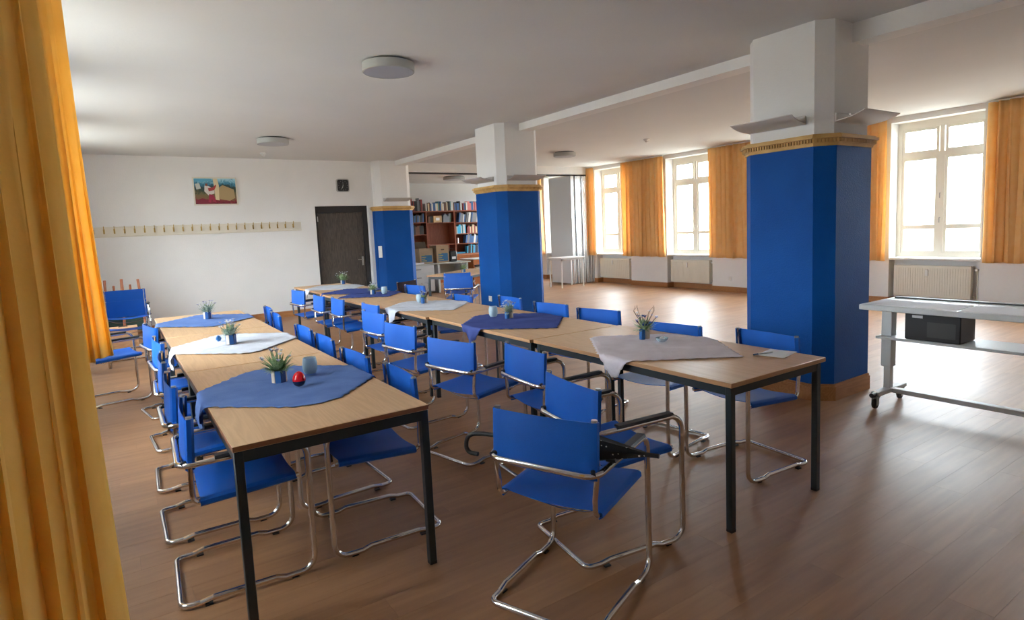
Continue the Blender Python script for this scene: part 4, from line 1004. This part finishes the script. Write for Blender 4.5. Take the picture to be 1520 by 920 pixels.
def carton(x, y, w_, h_, label, open_=False, d_=.36):
    root = empty('cardboard_box', (x, y, .736)); t = .006; hw_ = w_/2
    b = MBld(); b.box(-hw_, hw_, 0, t, 0, h_); b.box(-hw_, hw_, d_-t, d_, 0, h_); b.box(-hw_, -hw_+t, t, d_-t, 0, h_); b.box(hw_-t, hw_, t, d_-t, 0, h_); b.box(-hw_, hw_, 0, d_, 0, .004)
    b.build('carton_wall', MCARD, root)
    if open_:
        MBld().box(-hw_+.02, hw_-.02, .03, d_-.03, h_-.06, h_-.03).build('carton_filling', MPAPER, root)
        fl_ = MBld().box(-hw_, hw_, 0, .005, 0, .17).build('carton_flap', MCARDD, root, (0, d_-.01, h_)); fl_.rotation_euler = (-.35, 0, 0)
    else:
        b = MBld(); b.box(-hw_-.004, hw_+.004, -.004, d_+.004, h_-.004, h_+.006); b.build('carton_lid', MCARD, root)
        MBld().box(-.045, .045, -.002, .001, h_-.115, h_-.085).build('grip_hole', MCARDD, root)
    MBld().box(-hw_+.05, hw_-.03, -.003, .0, .04, h_*.55).build('printed_panel', MPRB, root)
    for i in range(4): MBld().box(-hw_+.055, -hw_+.055+(.13, .09, .12, .08)[i], -.0045, -.003, .06+i*h_*.12, .06+i*h_*.12+h_*.06).build('print_line', MPRY, root)
    tag(root, label, 'box', 'cardboard boxes on the office desk')
carton(6.35, 13.42, .36, .37, 'open cardboard box with raised dark flap on the office desk', True)
carton(6.80, 13.42, .34, .42, 'closed cardboard box with a grip hole, second from right on the desk')
bg_ = empty('black_bag', (7.10, 13.55, .736)); tag(bg_, 'black bag-like box right of the closed cardboard box', 'bag')
MBld().bbox(-.09, .12, -.12, .16, 0, .27, .03).build('bag_body', MBLK, bg_); MBld().box(-.04, .07, -.123, -.12, .07, .13).build('bag_label', MPAPER, bg_); MBld().tube([(-.05, .02, .26), (-.05, .02, .33), (.08, .02, .33), (.08, .02, .26)], .008, 6, rad=.03).build('bag_handle', MDARK, bg_)
dkb = empty('dark_carton', (6.02, 13.85, .736)); tag(dkb, 'dark box behind the paper pad at the left of the office desk', 'box')
MBld().bbox(-.16, .14, -.12, .12, 0, .30, .006).build('box_body', MCARDD, dkb); MBld().bbox(-.165, .145, -.125, .125, .30, .33, .004).build('box_lid', MDARK, dkb)
sd = empty('side_desk', (7.62, 13.35, 0)); tag(sd, 'orange-brown side desk with white top beside the office desk', 'desk')
MBld().bbox(0, .95, 0, .70, .745, .77, .003).build('desktop', MWP, sd); MBld().box(0, .03, 0, .70, 0, .745).build('side_panel', MORNG, sd); MBld().box(.92, .95, 0, .70, 0, .745).build('side_panel', MORNG, sd)
MBld().box(.03, .92, .02, .70, .38, .40).build('shelf', MORNG, sd); MBld().box(.03, .92, .0, .02, .10, .36).build('front_panel', MORNG, sd)
rd = empty('grey_machine', (7.95, 13.5, .401)); tag(rd, 'grey machine standing in the side desk', 'machine')
MBld().bbox(-.24, .26, -.10, .2, 0, .16, .01).build('case', MBEIGE, rd); MBld().box(-.2, .2, -.104, -.10, .03, .09).build('front_slot', MDARK, rd); MBld().bbox(-.2, .22, -.05, .15, .16, .2, .01).build('cover', MDARK, rd)
